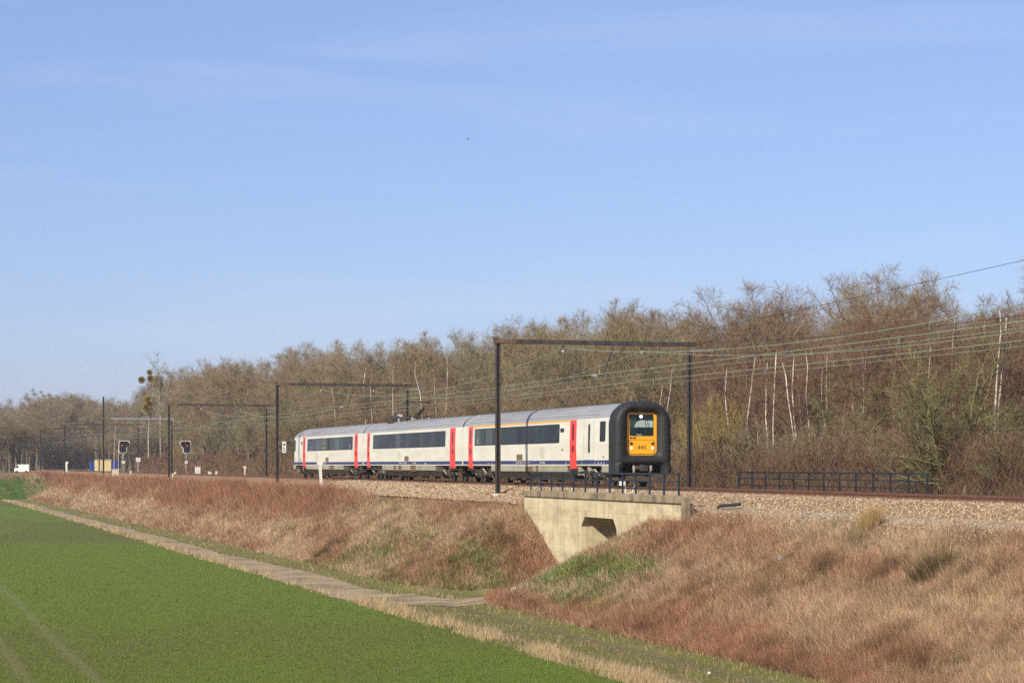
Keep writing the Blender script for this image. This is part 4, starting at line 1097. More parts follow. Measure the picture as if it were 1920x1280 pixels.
class TM:
    def __init__(self): self.V = []; self.Q = []; self.T = []; self.n = 0
    def tubes(self, pts, r0, tip, sides):
        N, S, _ = pts.shape
        tan_ = unit(np.gradient(pts, axis=1))
        ref = np.where(np.abs(tan_[..., 2:3]) > 0.9, np.array((1.0, 0, 0)), np.array((0, 0, 1.0)))
        a = unit(np.cross(tan_, ref)); b = np.cross(tan_, a)
        rad = r0[:, None] * (1 - (1 - tip) * np.linspace(0, 1, S)[None])
        th = np.arange(sides) * 2 * pi / sides
        V = pts[:, :, None] + rad[:, :, None, None] * (a[:, :, None] * np.cos(th)[:, None] + b[:, :, None] * np.sin(th)[:, None])
        i = self.n + np.arange(N * S * sides).reshape(N, S, sides)
        j = np.roll(i, -1, 2)
        self.Q.append(np.stack([i[:, :-1], j[:, :-1], j[:, 1:], i[:, 1:]], -1).reshape(-1, 4))
        self.V.append(V.reshape(-1, 3)); self.n += N * S * sides
    def twigs(self, p, q, w, r):
        """thin single-face twigs from p to q"""
        d = unit(q - p); rnd = r.normal(size=d.shape); s = unit(np.cross(d, rnd)) * w[:, None] / 2
        V = np.stack([p - s, p + s, q], 1)
        i = self.n + np.arange(len(p) * 3).reshape(-1, 3)
        self.T.append(i); self.V.append(V.reshape(-1, 3)); self.n += len(p) * 3
    def ribbons(self, pts, w, r):
        N, S, _ = pts.shape
        d = unit(pts[:, -1] - pts[:, 0]); s = unit(np.cross(d, r.normal(size=d.shape)))
        ww = (w[:, None] * np.linspace(1, 0.35, S)[None])[..., None] / 2
        V = np.stack([pts - s[:, None] * ww, pts + s[:, None] * ww], 2)
        i = self.n + np.arange(N * S * 2).reshape(N, S, 2)
        self.Q.append(np.stack([i[:, :-1, 0], i[:, :-1, 1], i[:, 1:, 1], i[:, 1:, 0]], -1).reshape(-1, 4))
        self.V.append(V.reshape(-1, 3)); self.n += N * S * 2
    def mesh(self, name, mat):
        return np_mesh(name, np.concatenate(self.V), np.concatenate(self.Q) if self.Q else None, np.concatenate(self.T) if self.T else None, mat=mat)
def reach(p, d, H, ph, zc=0.60, rx=0.36, rz=0.40):
    """distance from p along d to an uneven domed crown envelope"""
    sc_ = np.array((rx * H, rx * H, rz * H)); c = np.array((0, 0, zc * H))
    a = (p - c) / sc_; b = d / sc_
    A_ = (b * b).sum(-1); B_ = (a * b).sum(-1); C_ = (a * a).sum(-1) - 1
    disc = B_ * B_ - A_ * C_
    t = (-B_ + np.sqrt(np.maximum(disc, 0))) / A_
    az = np.arctan2(d[:, 1], d[:, 0]); el_ = d[:, 2]
    f = 1 + .13 * np.sin(3 * az + ph) + .10 * np.sin(5 * az + 3 * el_ + 2 * ph) + .08 * np.sin(7 * el_ + ph)
    return np.where((disc > 0) & (t > 0), t * f, 0.0)
def make_tree(seed, H=14.0, stem=0.35, limbs=12, ang=(0.4, 0.95), up=0.06, tr=0.22, k2=8, k3=7, k4=7, k5=2, tw=1.0, bark=None, twig=None, stems=1, wig=0.07, l1=0.75, top=0.62, limb_dark=False, env=None):
    """trunk, limbs, branches, twigs; returns the meshes of the trunk (with limbs) and the crown"""
    r = np.random.default_rng(seed)
    P0 = np.zeros((stems, 3)); P0[:, :2] = r.normal(size=(stems, 2)) * (0.12 * (stems > 1))
    D = np.tile(np.array((0, 0, 1.0)), (stems, 1)) + r.normal(size=(stems, 3)) * (0.03 if stems == 1 else 0.33) * np.array((1, 1, 0.1))
    L0 = np.full(stems, H * top) * (1 if stems == 1 else (0.7 + 0.4 * r.random(stems)))
    R0 = np.full(stems, tr) * (1 if stems == 1 else (0.5 + 0.5 * r.random(stems)))
    t0 = grow(P0, D, L0, 8, wig, 0.02, r)
    trunk, crown = TM(), TM()
    trunk.tubes(t0, R0, 0.15, 7)
    def lim(p, d, L, lo, hi, fill=False):
        if env is None: return L
        q = reach(p, unit(d), H, seed * 1.3, *env) * r.uniform(lo, hi, len(L))
        return np.maximum(q if fill else np.minimum(L, q), 0.12)
    p, d, L, R = spawn(t0, R0, limbs, stem, 1.0, ang, r, l1, L0, 0.35)
    L = lim(p, d, L, .72, .98, True)
    b1 = grow(p, d, L, 5, 0.13, up, r); (crown if limb_dark else trunk).tubes(b1, np.maximum(R, 0.03), 0.2, 5 if not limb_dark else 3)
    p, d, L, R = spawn(b1, R, k2, 0.15, 1.0, (0.4, 1.0), r, 0.48, L, 0.45)
    L = lim(p, d, L, .7, 1.0)
    b2 = grow(p, d, L, 4, 0.18, up * 1.2, r); crown.tubes(b2, np.maximum(R, 0.016) * 0.75, 0.3, 3)
    p, d, L, R = spawn(b2, R, k3, 0.1, 1.0, (0.45, 1.1), r, 0.5, L, 0.4)
    L = lim(p, d, L, .8, 1.1)
    b3 = grow(p, d, L, 2, 0.25, up, r); crown.ribbons(b3, np.full(len(p), 0.026 * tw), r)
    p, d, L, R = spawn(b3, R, k4, 0.1, 1.0, (0.35, 1.0), r, 0.62, L, 0.3)
    L = np.maximum(L, (0.28 if env is None else 0.42) * H / 14)
    q = p + unit(d + np.array((0, 0, up * 2))) * L[:, None]; crown.twigs(p, q, np.full(len(p), 0.015 * tw), r)
    if k5:
        pts = np.stack([p, q], 1)
        p, d, L, R = spawn(pts, R, k5, 0.2, 1.0, (0.2, 0.65), r, 0.85, L, 0.2)
        crown.twigs(p, p + d * L[:, None], np.full(len(p), 0.011 * tw), r)
    zt_ = np.percentile(np.concatenate([v[:, 2] for v in crown.V]), 98.6 if env is None else 99.5)
    for tm in (trunk, crown):
        tm.V = [v * (H / zt_) for v in tm.V]
    return trunk.mesh('trunk', bark), crown.mesh('crown', twig)

def twig_mat(name, stops, rough=0.9):
    """bark colour differs from tree to tree"""
    m, t, N, L, P = nodes_of(name)
    oi = N.new('ShaderNodeObjectInfo'); r = ramp(N, stops)
    L.new(oi.outputs['Random'], r.inputs[0])
    tc = N.new('ShaderNodeTexCoord'); nz = N.new('ShaderNodeTexNoise'); nz.inputs['Scale'].default_value = 0.6; nz.inputs['Detail'].default_value = 5
    L.new(tc.outputs['Object'], nz.inputs['Vector'])
    rr = ramp(N, [(0.3, (0.7,) * 3), (0.7, (1.3,) * 3)]); L.new(nz.outputs['Fac'], rr.inputs[0])
    mx = N.new('ShaderNodeMix'); mx.data_type = 'RGBA'; mx.blend_type = 'MULTIPLY'; mx.inputs[0].default_value = 1
    L.new(r.outputs[0], mx.inputs[6]); L.new(rr.outputs[0], mx.inputs[7]); L.new(mx.outputs[2], P.inputs['Base Color'])
    P.inputs['Roughness'].default_value = rough; P.inputs['Specular IOR Level'].default_value = 0.15
    return m
M['bark'] = twig_mat('grey_olive_bark', [(0.0, (0.12, 0.105, 0.06)), (0.5, (0.17, 0.14, 0.085)), (1.0, (0.14, 0.10, 0.065))])
M['twig'] = twig_mat('brown_twigs', [(0.0, (0.23, 0.185, 0.10)), (0.35, (0.26, 0.195, 0.11)), (0.7, (0.245, 0.165, 0.095)), (1.0, (0.215, 0.185, 0.105))])
M['twig_red'] = twig_mat('red_brown_birch_twigs', [(0.0, (0.17, 0.09, 0.06)), (0.5, (0.20, 0.115, 0.072)), (1.0, (0.17, 0.11, 0.065))])
M['twig_grey'] = twig_mat('pale_grey_twigs', [(0.0, (0.30, 0.26, 0.20)), (1.0, (0.26, 0.22, 0.16))])
M['twig_yel'] = twig_mat('yellow_olive_shoots', [(0.0, (0.31, 0.215, 0.075)), (1.0, (0.25, 0.185, 0.075))])
M['bark_olv'] = twig_mat('mossy_bark', [(0.0, (0.15, 0.14, 0.06)), (1.0, (0.19, 0.165, 0.075))])
M['birch_dim'] = pmat('dull_birch_bark', (0.13, 0.09, 0.065), scale=4, col2=(0.40, 0.33, 0.26), rough=0.8, stretch=(1, 1, 1.2), lo=0.42, hi=0.60)
M['birch'] = pmat('birch_bark', (0.16, 0.12, 0.09), scale=4, col2=(0.62, 0.54, 0.44), rough=0.7, stretch=(1, 1, 1.2), lo=0.34, hi=0.46)

oaks = [make_tree(s, H=14, stem=st, limbs=lb, ang=an, k2=9, k3=8, k4=6, k5=3, top=tp, env=ev, up=.04, bark=M['bark'], twig=M['twig']) for s, st, lb, an, tp, ev in
        ((1, .38, 14, (.3, 1.0), .66, (.62, .34, .38)), (2, .45, 13, (.35, 1.1), .64, (.64, .38, .36)), (3, .34, 15, (.25, .9), .72, (.60, .28, .40)), (4, .42, 14, (.4, 1.15), .60, (.62, .42, .38)), (5, .40, 14, (.25, .9), .70, (.62, .30, .38)), (6, .30, 14, (.35, 1.05), .66, (.58, .36, .42)))]
reds = [make_tree(s, H=11, stem=.30, limbs=15, ang=(.3, .7), l1=.30, top=.90, tr=.055, up=.09, k2=6, k3=6, k4=6, k5=1, bark=M['birch_dim'], twig=M['twig_red'], wig=.045, tw=.9, limb_dark=True) for s in (11, 12, 13)]
bushes = [make_tree(s, H=5, stem=.08, limbs=6, stems=14, ang=(.3, .9), l1=.42, top=.86, tr=.045, up=.08, k2=5, k3=5, k4=4, k5=0, bark=M['bark'], twig=M['twig'], tw=.8) for s in (21, 22)]
reds_b = [make_tree(s, H=4, stem=.08, limbs=6, stems=14, ang=(.25, .8), l1=.42, top=.86, tr=.035, up=.08, k2=5, k3=5, k4=4, k5=0, bark=M['twig_red'], twig=M['twig_red'], tw=.8) for s in (23, 24)]
yels = [make_tree(s, H=5.5, stem=.15, limbs=7, stems=20, ang=(.15, .5), l1=.38, top=.86, tr=.035, up=.14, k2=5, k3=4, k4=4, k5=0, bark=M['twig_yel'], twig=M['twig_yel'], tw=.8, wig=.04) for s in (31, 32)]

SKY = [(-200, 745), (0, 745), (50, 742), (100, 733), (160, 742), (240, 752), (262, 752), (290, 745), (312, 712), (335, 686), (355, 672), (380, 680), (430, 674), (470, 680), (510, 684), (560, 668), (620, 644), (690, 648), (715, 660), (770, 628), (850, 630), (900, 620), (930, 606), (990, 606), (1050, 586), (1110, 590), (1160, 572), (1220, 582), (1280, 602), (1320, 560), (1370, 534), (1440, 536), (1480, 560), (1530, 575), (1590, 540), (1640, 512), (1700, 530), (1750, 560), (1800, 538), (1850, 530), (1890, 506), (1930, 490), (2050, 500), (2300, 480)]
kx = [a for a, b in SKY]; ky = [b for a, b in SKY]
def sky_h(px, Y, zb):
    return (871 - np.interp(px, kx, ky)) * Y / 4000 + 1 - zb
def put_tree(pair, base, scale, rz, label, cat, group, name='bare_tree', sq=1.0):
    r = empty(name, base, rz, label, cat, group)
    r.scale = (scale * sq, scale * sq, scale)
    link('trunk', pair[0], r); link('crown', pair[1], r)
    return r
def gz(x, y):
    s = -x * SA + y * CA; n = x * CA + y * SA
    return float(ground_z(s, n))
rt = random.Random(12)
def region(px):
    for lim, txt in ((420, 'at the left end of the wood'), (560, 'left of the train'), (690, 'behind the rear carriage'), (880, 'behind the middle carriage'), (1160, 'behind the leading carriage'), (1300, 'behind the black nose'), (1500, 'behind the far railing\'s left half'), (1740, 'behind the far railing\'s right half')):
        if px < lim: return txt
    return 'at the right edge'
count = 0
# main wood, row by row away from the line
ROWS = ((49, 7.5, .50, .70, 'low bare front-row tree '), (56, 8.0, .74, .90, 'middle-sized bare tree in the wood '), (64, 9.0, .90, 1.0, 'tall bare tree deep in the wood '), (75, 11, .96, 1.04, 'tall bare skyline tree '), (92, 15, .98, 1.05, 'farthest bare skyline tree '))
for row, (n0, sp, lo, hi, txt) in enumerate(ROWS):
    s = 58 + row * 4
    while s < 760:
        n = n0 + rt.uniform(-3, 3) * (1 + row * .3); s1 = s + rt.uniform(-2, 2)
        x, y, _ = W(s1, n); px = px_of(x, y)
        step = sp * (1 + s / 300)
        if px > (300 if row < 2 else 352) + rt.uniform(-4, 10) and px < 2300:
            zb = gz(x, y)
            H = sky_h(px, y, zb) * rt.uniform(lo, hi)
            if row == 0 and px > 1280: s += step * .9; H *= .8
            if row <= 1 and 1330 < px and rt.random() < .5:
                s += step; continue
            put_tree(rt.choice(oaks), (x, y, zb - .1), H / 14, rt.uniform(0, 6.28), txt + region(px), 'tree', txt.strip() + 's ' + region(px), sq=rt.uniform(.95, 1.3)); count += 1
        s += step
for px, n, k, sq, yt, lab in ((1395, 60, 1, 1.25, 530, 'broad round-crowned bare oak above the yellow willow'), (1440, 63, 3, 1.15, 534, 'broad bare oak just right of the round-crowned one'), (1650, 62, 1, 1.2, 508, 'tall wide bare oak above the far railing'), (1160, 66, 3, 1.1, 568, 'wide bare oak showing over the near portal beam')):
    s = sx(px, n); x, y, _ = W(s, n); zb = gz(x, y); H = (871 - yt) * y / 4000 + 1 - zb
    put_tree(oaks[k], (x, y, zb - .1), H / 14, px * .1, lab, 'tree', None, sq=sq); count += 1
print('oaks', count)
# far wood closing the view on the left
G_FAR = 'far trees closing the view on the left'
def far_at(px):
    return 'left of the white van' if px < 20 else 'above the white van' if px < 85 else 'over the dark gap' if px < 176 else 'behind the yellow hut' if px < 225 else 'behind the left signal'
for k in range(112):
    px = -70 + 425 * ((k * .618034) % 1); y = rt.uniform(560, 760) if k % 3 else rt.uniform(500, 560)
    if y < 700 and 84 < px < 176: y = rt.uniform(705, 800)
    if y < 560 and px > 60: y += 90
    x = (px - 960) / 4000 * y
    zb = -0.9
    H = ((871 - np.interp(px, kx, ky)) * y / 4000 + 1 - zb) * (rt.uniform(.82, 1.02) if y > 600 else rt.uniform(.6, .85))
    put_tree(rt.choice(oaks), (x, y, zb), H / 14, rt.uniform(0, 6.28), 'bare tree in the far wood ' + far_at(px), 'tree', G_FAR + ' ' + far_at(px), sq=rt.uniform(1.0, 1.4)); count += 1
print('trees', count)
# reddish young birches, right-hand stand and left group
G_BIR = 'young birches with reddish twigs'
nb = 0
for k in range(74):
    px = 1300 + 820 * ((k * .618034 + .1) % 1); n = rt.uniform(47, 56)
    s = sx(px, n); x, y, _ = W(s, n); zb = gz(x, y)
    H = min(sky_h(px, y, zb) * rt.uniform(.62, .9), 12.5)
    put_tree(rt.choice(reds), (x, y, zb - .1), H / 11, rt.uniform(0, 6.28), 'young birch with reddish twigs ' + region(px), 'birch', G_BIR + ' ' + region(px), 'young_birch', rt.uniform(.8, 1.1)); nb += 1
for px, n, h in ((610, 48, 8), (640, 49, 9), (690, 48, 9.5), (735, 50, 9), (800, 50, 9.5), (880, 51, 9), (905, 52, 8.5), (960, 50, 8), (1030, 51, 9)):
    s = sx(px, n); x, y, _ = W(s, n); zb = gz(x, y)
    put_tree(rt.choice(reds), (x, y, zb - .1), h / 11, rt.uniform(0, 6.28), 'young birch with reddish twigs behind the train', 'birch', 'birches behind the train', 'young_birch')

# individual white birch stems seen against the wood
def birch_stem(pxs, n, label, forks=0, rad=.07):
    """pxs: (pixel x, pixel y) points of the stem from foot to tip, stood at distance n across"""
    s = sx(pxs[0][0], n); x, y, _ = W(s, n); zb = gz(x, y)
    r = empty('white_birch', (x, y, zb - .1), 0, label, 'birch', 'pale birch stems before the wood')
    k = 4000.0 / y
    pts = [((px - pxs[0][0]) / k, .3 * sin(i * 1.7), 1 - (py - 871) / k - (zb - .1)) for i, (px, py) in enumerate(pxs)]
    pts = [(0, 0, 0)] + pts[1:] if pts[0][2] < .6 else [(pts[0][0] * .9, 0, 0)] + pts
    m = len(pts)
    MB().tube(pts, [rad * (1 - .75 * i / (m - 1)) for i in range(m)], 6).build('trunk', M['birch'], r)
    rr = np.random.default_rng(int(pxs[0][0])); tm = TM()
    P = np.array(pts); H = P[-1, 2]
    kk = 26; t = np.sort(rr.uniform(.42, 1, kk)); zz = t * H
    bp_ = np.stack([np.interp(zz, P[:, 2], P[:, 0]), np.interp(zz, P[:, 2], P[:, 1]), zz], -1)
    d = unit(rr.normal(size=(kk, 3)) * np.array((1, 1, .2)) + np.array((0, 0, .8)))
    ln = (1.15 - t) * H * .32 + .4
    g = grow(bp_, d, ln, 4, .12, .05, rr); tm.tubes(g, np.full(kk, rad * .22), .4, 3)
    p, d, L_, R_ = spawn(g, np.full(kk, .02), 12, .1, 1, (.3, .9), rr, .45, ln)
    tm.twigs(p, p + d * L_[:, None] + np.array((0, 0, .1)), np.full(len(p), .018), rr)
    p2, d2, L2, _ = spawn(np.stack([p, p + d * L_[:, None]], 1), R_, 3, .2, 1, (.3, .9), rr, .6, L_)
    tm.twigs(p2, p2 + d2 * L2[:, None] - np.array((0, 0, .08)), np.full(len(p2), .014), rr)
    link('crown', tm.mesh('crown', M['twig_red']), r)
BIR = [
 ([(1373, 852), (1366, 795), (1359, 740), (1362, 690)], 47, 'white birch stem just right of the yellow willow'),
 ([(1404, 835), (1402, 790), (1408, 730), (1415, 670)], 47.5, 'slender birch second right of the yellow willow, leaning right'),
 ([(1421, 800), (1413, 760), (1410, 730), (1408, 700)], 50, 'thin birch bending left behind the slender leaning one'),
 ([(1441, 850), (1437, 780), (1437, 700), (1438, 680)], 48, 'straight thin birch left of the double birch'),
 ([(1450, 850), (1451, 790), (1452, 720), (1454, 665), (1458, 655)], 47, 'tall upright birch in front of the double birch'),
 ([(1491, 840), (1486, 790), (1477, 745), (1472, 705), (1468, 680)], 47, 'left stem of the pale birches that cross in a narrow fan'),
 ([(1494, 835), (1490, 780), (1485, 730), (1486, 690), (1490, 660)], 48, 'right stem of the pale birches that cross in a narrow fan'),
 ([(1507, 830), (1502, 780), (1498, 740), (1495, 700)], 49, 'faint birch right of the narrow fan'),
 ([(1518, 820), (1516, 770), (1511, 740), (1513, 690), (1512, 660)], 48.5, 'crooked birch between the fan and the two thin ones'),
 ([(1547, 800), (1543, 760), (1540, 720), (1541, 690)], 50, 'thin birch left of the tallest green shrub'),
 ([(1549, 840), (1551, 760), (1549, 700), (1550, 660)], 51, 'thin straight birch behind the left of the green shrub'),
 ([(1605, 830), (1602, 790), (1597, 750), (1592, 660)], 51, 'thin birch with broken pale bark above the far railing'),
 ([(1625, 840), (1621, 770), (1622, 700), (1622, 658)], 52, 'straight faint birch above the right half of the far railing'),
 ([(1676, 740), (1678, 700), (1681, 660), (1683, 640)], 53, 'short pale birch tip over the green shrub'),
 ([(1745, 770), (1742, 720), (1744, 660), (1741, 605)], 52, 'pale birch rising behind the green shrub, left one'),
 ([(1787, 770), (1786, 720), (1785, 650), (1788, 600)], 52, 'pale birch rising behind the green shrub, right one'),
 ([(1837, 850), (1838, 760), (1842, 680), (1844, 590)], 50, 'tall pale birch just left of the brightest triple birch'),
 ([(1870, 880), (1868, 780), (1869, 700), (1874, 620), (1876, 580)], 47, 'brightest birch near the right edge, left stem'),
 ([(1876, 850), (1874, 780), (1878, 700), (1884, 640), (1888, 595)], 47.4, 'brightest birch near the right edge, right leaning stem'),
 ([(1911, 840), (1912, 810), (1914, 780)], 50, 'short pale birch piece at the right edge'),
 ([(1233, 810), (1234, 780), (1240, 740), (1243, 718)], 50, 'pale thin birch right of the black train nose, left one'),
 ([(1248, 810), (1250, 778), (1257, 730), (1260, 690)], 50.5, 'pale thin birch right of the black train nose, right one'),
 ([(630, 800), (627, 765), (624, 740), (622, 725)], 48, 'thin pale birch left of the double birch over the rear carriage'),
 ([(686, 800), (683, 760), (682, 720), (686, 690), (692, 680)], 48, 'tallest pale birch over the rear carriage'),
 ([(698, 800), (696, 760), (694, 720), (700, 700)], 48.5, 'pale birch right beside the tallest over the rear carriage'),
 ([(738, 800), (736, 750), (737, 710), (738, 680)], 49, 'thin birch left of the mast behind the middle carriage'),
 ([(793, 800), (788, 740), (778, 700), (779, 680)], 48, 'kinked white birch just right of the mast behind the middle carriage'),
 ([(819, 795), (815, 740), (814, 700)], 49, 'short thin birch between the two white ones over the middle carriage'),
 ([(835, 795), (838, 740), (839, 700), (838, 668)], 48, 'tall white birch over the right half of the middle carriage'),
 ([(214, 848), (216, 800), (218, 783)], 47.5, 'pale birch stem between the left signal and the tall mast, left one'),
 ([(222, 845), (225, 810), (233, 785)], 48.5, 'pale birch stem leaning right behind the left signal'),
]
for p, n, lab in BIR: birch_stem(p, n, lab, rad=.07 if n < 48.2 else .05)

# shrubs along the far side of the line
def shrub(pair, px, n, H, H0, label, cat, group=None, sq=1.0, name='bare_shrub'):
    s = sx(px, n); x, y, _ = W(s, n); zb = gz(x, y)
    return put_tree(pair, (x, y, zb - .05), H / H0, rt.uniform(0, 6.28), label, cat, group, name, sq)
for k, (px, n, h) in enumerate(((1312, 45.5, 4.9), (1345, 45.8, 5.3), (1376, 46.2, 5.0), (1330, 47, 5.6))):
    shrub(yels[k % 2], px, n, h, 5.5, 'yellow olive willow shrub right of the far mast', 'shrub', 'yellow willows by the far mast', .8, 'willow_shrub')
shrub(yels[0], 335, 47, 5.2, 5.5, 'yellow olive willow shrub left of the second signal', 'shrub', None, .9, 'willow_shrub')
for k in range(52):
    px = 560 + 1600 * ((k * .618034) % 1); n = rt.uniform(44.5, 47)
    if 1290 < px < 1390: continue
    shrub(rt.choice(bushes), px, n, rt.uniform(2.6, 4.2), 5, 'leafless brown shrub ' + region(px), 'shrub', 'brown shrubs beyond the track ' + region(px), 1.2)
for k in range(30):
    px = 265 + 560 * ((k * .618034) % 1); n = rt.uniform(45, 48.5)
    shrub(rt.choice(reds_b), px, n, rt.uniform(2.8, 4.6), 4, 'rust red bare shrub ' + region(px), 'shrub', 'rust red shrubs ' + region(px), 1.2)
# large mossy green shrub tree on the right
big = make_tree(41, H=10, stem=.10, limbs=9, stems=9, ang=(.35, .95), l1=.42, top=.86, tr=.17, up=.05, k2=7, k3=6, k4=4, k5=1, bark=M['bark_olv'], twig=M['bark_olv'], tw=1.0, wig=.1)
shrub(big, 1795, 44.8, 7.6, 10, 'big mossy many-stemmed willow tree right of the far railing', 'tree', None, 1.25, 'willow_tree')
big2 = make_tree(42, H=8, stem=.12, limbs=7, stems=5, ang=(.4, 1.0), l1=.42, top=.86, tr=.11, up=.04, k2=7, k3=6, k4=4, k5=1, bark=M['bark_olv'], twig=M['bark_olv'], tw=.9, wig=.12)
shrub(big2, 1570, 46, 6.6, 8, 'mossy green shrub tree above the far railing', 'tree', None, 1.1, 'willow_tree')
shrub(big2, 1915, 44.6, 4.0, 8, 'low mossy shrub at the right edge beside the rails', 'shrub', None, 1.5, 'willow_shrub')
stump = empty('tree_stump', W(sx(1808, 43.6), 43.6, -.8), 0, 'pale split stump at the foot of the mossy willow', 'stump')
MB().tube([(0, 0, 0), (.02, 0, .5), (.05, 0, .95)], [.16, .12, .03], 8).build('stump_wood', M['twig_grey'], stump)
# two tall poplars with mistletoe
def poplar(px, ytop, n, label, seed, balls):
    s = sx(px, n); x, y, _ = W(s, n); zb = gz(x, y); H = (871 - ytop) * y / 4000 + 1 - zb
    pr = make_tree(seed, H=20, stem=.45, limbs=14, ang=(.3, .75), l1=.24, top=.9, tr=.22, up=.06, k2=5, k3=5, k4=4, k5=1, bark=M['twig_grey'], twig=M['twig_grey'], tw=1.3, wig=.04)
    put_tree(pr, (x, y, zb), H / 20, .6, label, 'poplar', None, 'poplar_tree')
    for bx, by, br, lab in balls:
        k = 4000 / y; rr = np.random.default_rng(int(bx)); tm = TM(); nn = 900
        d = unit(rr.normal(size=(nn, 3))); p = d * rr.uniform(0, .6, (nn, 1)) * br; q = d * br * rr.uniform(.75, 1.05, (nn, 1))
        tm.twigs(p, q, np.full(nn, .10), rr)
        o = link('mistletoe_ball', tm.mesh('mistletoe', M['mistle']), None, ((bx - 960) / k, y - .3, 1 - (by - 871) / k)); tag(o, lab, 'mistletoe')
M['mistle'] = pmat('mistletoe_leaf', (0.24, 0.18, 0.04), scale=3, col2=(0.40, 0.29, 0.08), rough=0.8)
poplar(303, 663, 52, 'tall pale poplar left of the wood, right of the mistletoe one', 51, [(297, 712, 1.1, 'mistletoe clump touching the taller poplar stem, upper'), (299, 722, 1.0, 'mistletoe clump touching the taller poplar stem, lower')])
poplar(279, 682, 51.5, 'pale poplar laden with mistletoe left of the wood', 52, [(266, 712, .9, 'round mistletoe ball alone on the outermost left branch'), (283, 710, 1.0, 'mistletoe ball high on the left poplar stem'), (281, 698, .7, 'topmost small mistletoe ball on the left poplar'), (280, 750, 1.5, 'large mistletoe ball halfway down the left poplar'), (276, 765, 1.3, 'lowest mistletoe ball on the left poplar')])

# brush, thicket: masses nobody could count
def brush(name, N_, sampler, hgt, wid, cols, lean, label, cat, mat='brush'):
    s, n, zoff = sampler(N_)
    X, Y, _ = W(s, n); z = ground_z(s, n) + zoff
    p = np.stack([X, Y, z - .03], -1)
    h = rng.uniform(hgt[0], hgt[1], N_) if not callable(hgt) else hgt(s, n)
    d = unit(np.stack([rng.normal(0, lean, N_), rng.normal(0, lean, N_), np.ones(N_)], -1))
    q = p + d * h[:, None]
    ang_ = rng.uniform(-.9, .9, N_); w = rng.uniform(wid[0], wid[1], N_) * (1 + np.maximum(0, Y - 110) / 140)
    sd = np.stack([np.cos(ang_), np.sin(ang_), 0 * ang_], -1) * w[:, None] / 2
    V = np.stack([p - sd, p + sd, q], 1).reshape(-1, 3)
    cols = np.array(cols); c = cols[rng.integers(0, len(cols), N_)] * rng.uniform(.7, 1.3, (N_, 1))
    o = link(name, np_mesh(name, V, None, np.arange(N_ * 3).reshape(-1, 3), col=np.repeat(c, 3, 0), mat=M[mat]))
    return tag(o, label, cat, kind='stuff')
def view_sampler(pa, pb, n0, n1, top=None):
    def f(N_):
        px = rng.uniform(pa, pb, N_); n = rng.uniform(n0, n1, N_)
        s = n / np.tan(np.arctan((px - 960) / 4000) + A)
        X, Y, _ = W(s, n)
        z = 0 * s
        if top is not None:
            H = (871 - np.interp(px, kx, ky)) * Y / 4000 + 1.7
            z = rng.random(N_) ** .8 * H * top * (0.72 + 0.5 * fbm(px * .012, n * .12, 301))
        return s, n, z
    return f
RB = [(0.20, 0.10, 0.06), (0.17, 0.08, 0.05), (0.16, 0.12, 0.07), (0.13, 0.10, 0.055), (0.22, 0.13, 0.08)]
BB = [(0.165, 0.12, 0.08), (0.13, 0.095, 0.065), (0.18, 0.115, 0.075), (0.12, 0.095, 0.06)]
def tangle(pa, pb, n0, n1, hmax):
    f0 = view_sampler(pa, pb, n0, n1)
    def f(N_):
        s, n, z = f0(N_)
        hh = hmax * (0.35 + 1.3 * fbm(s * .35, n * .5, 201)) 
        return s, n, rng.random(N_) ** 1.3 * hh
    return f
brush('undergrowth_right', 130000, tangle(1285, 2140, 43.3, 50, 2.6), (.3, 1.1), (.012, .024), BB + RB[:2], .75, 'brown bramble and sapling undergrowth under the right-hand wood', 'undergrowth')
brush('undergrowth_left', 120000, tangle(255, 1285, 43.3, 50, 2.1), (.3, 1.1), (.012, .024), RB + BB[:2], .75, 'reddish undergrowth along the wood behind the train', 'undergrowth')
brush('thicket_twigs', 220000, view_sampler(325, 1290, 54, 88, .82), (.5, 1.5), (.022, .04), [(0.17, 0.135, 0.075), (0.14, 0.115, 0.06), (0.20, 0.14, 0.08), (0.13, 0.11, 0.055)], 1.0, 'dense bare twig mass filling the wood behind the train', 'thicket')
brush('thicket_twigs', 170000, view_sampler(1290, 2150, 52, 84, .78), (.45, 1.3), (.018, .034), BB + RB[:1] + RB[2:4], 1.0, 'dense reddish twig mass filling the wood on the right', 'thicket')
o = brush('far_brush', 75000, lambda N_: ((lambda px, y: (-((px - 960) / 4000 * y) * SA + y * CA, ((px - 960) / 4000 * y) * CA + y * SA, rng.random(N_) * np.where((px > 88) & (px < 172), 13.0, 13.0)))(rng.uniform(-60, 350, N_), rng.uniform(690, 800, N_))), (1, 3), (.03, .06), BB, .9, 'hazy twig mass of the far wood at the left', 'thicket')
M['pillow'] = None

# ------------------------------------------------------------------ grass and stems
def blades(name, s, n, h, w, col, lean, label, cat, mat='blade', down=0.0, z=None):
    N_ = len(s)
    X, Y, _ = W(s, n); zz = ground_z(s, n) if z is None else z
    p = np.stack([X, Y, zz - .02], -1)
    dn = down * np.array((-CA, -SA, 0))
    d = unit(np.stack([rng.normal(0, 1, N_) * lean, rng.normal(0, 1, N_) * lean, np.ones(N_)], -1) + dn)
    q = p + d * h[:, None]
    ang_ = rng.uniform(-1.2, 1.2, N_)
    sd = np.stack([np.cos(ang_), np.sin(ang_), 0 * ang_], -1) * (w / 2)[:, None]
    V = np.stack([p - sd, p + sd, q], 1).reshape(-1, 3)
    c = np.repeat(col, 3, 0)
    o = link(name, np_mesh(name, V, None, np.arange(N_ * 3).reshape(-1, 3), col=c, mat=M[mat]))
    return tag(o, label, cat, kind='stuff')
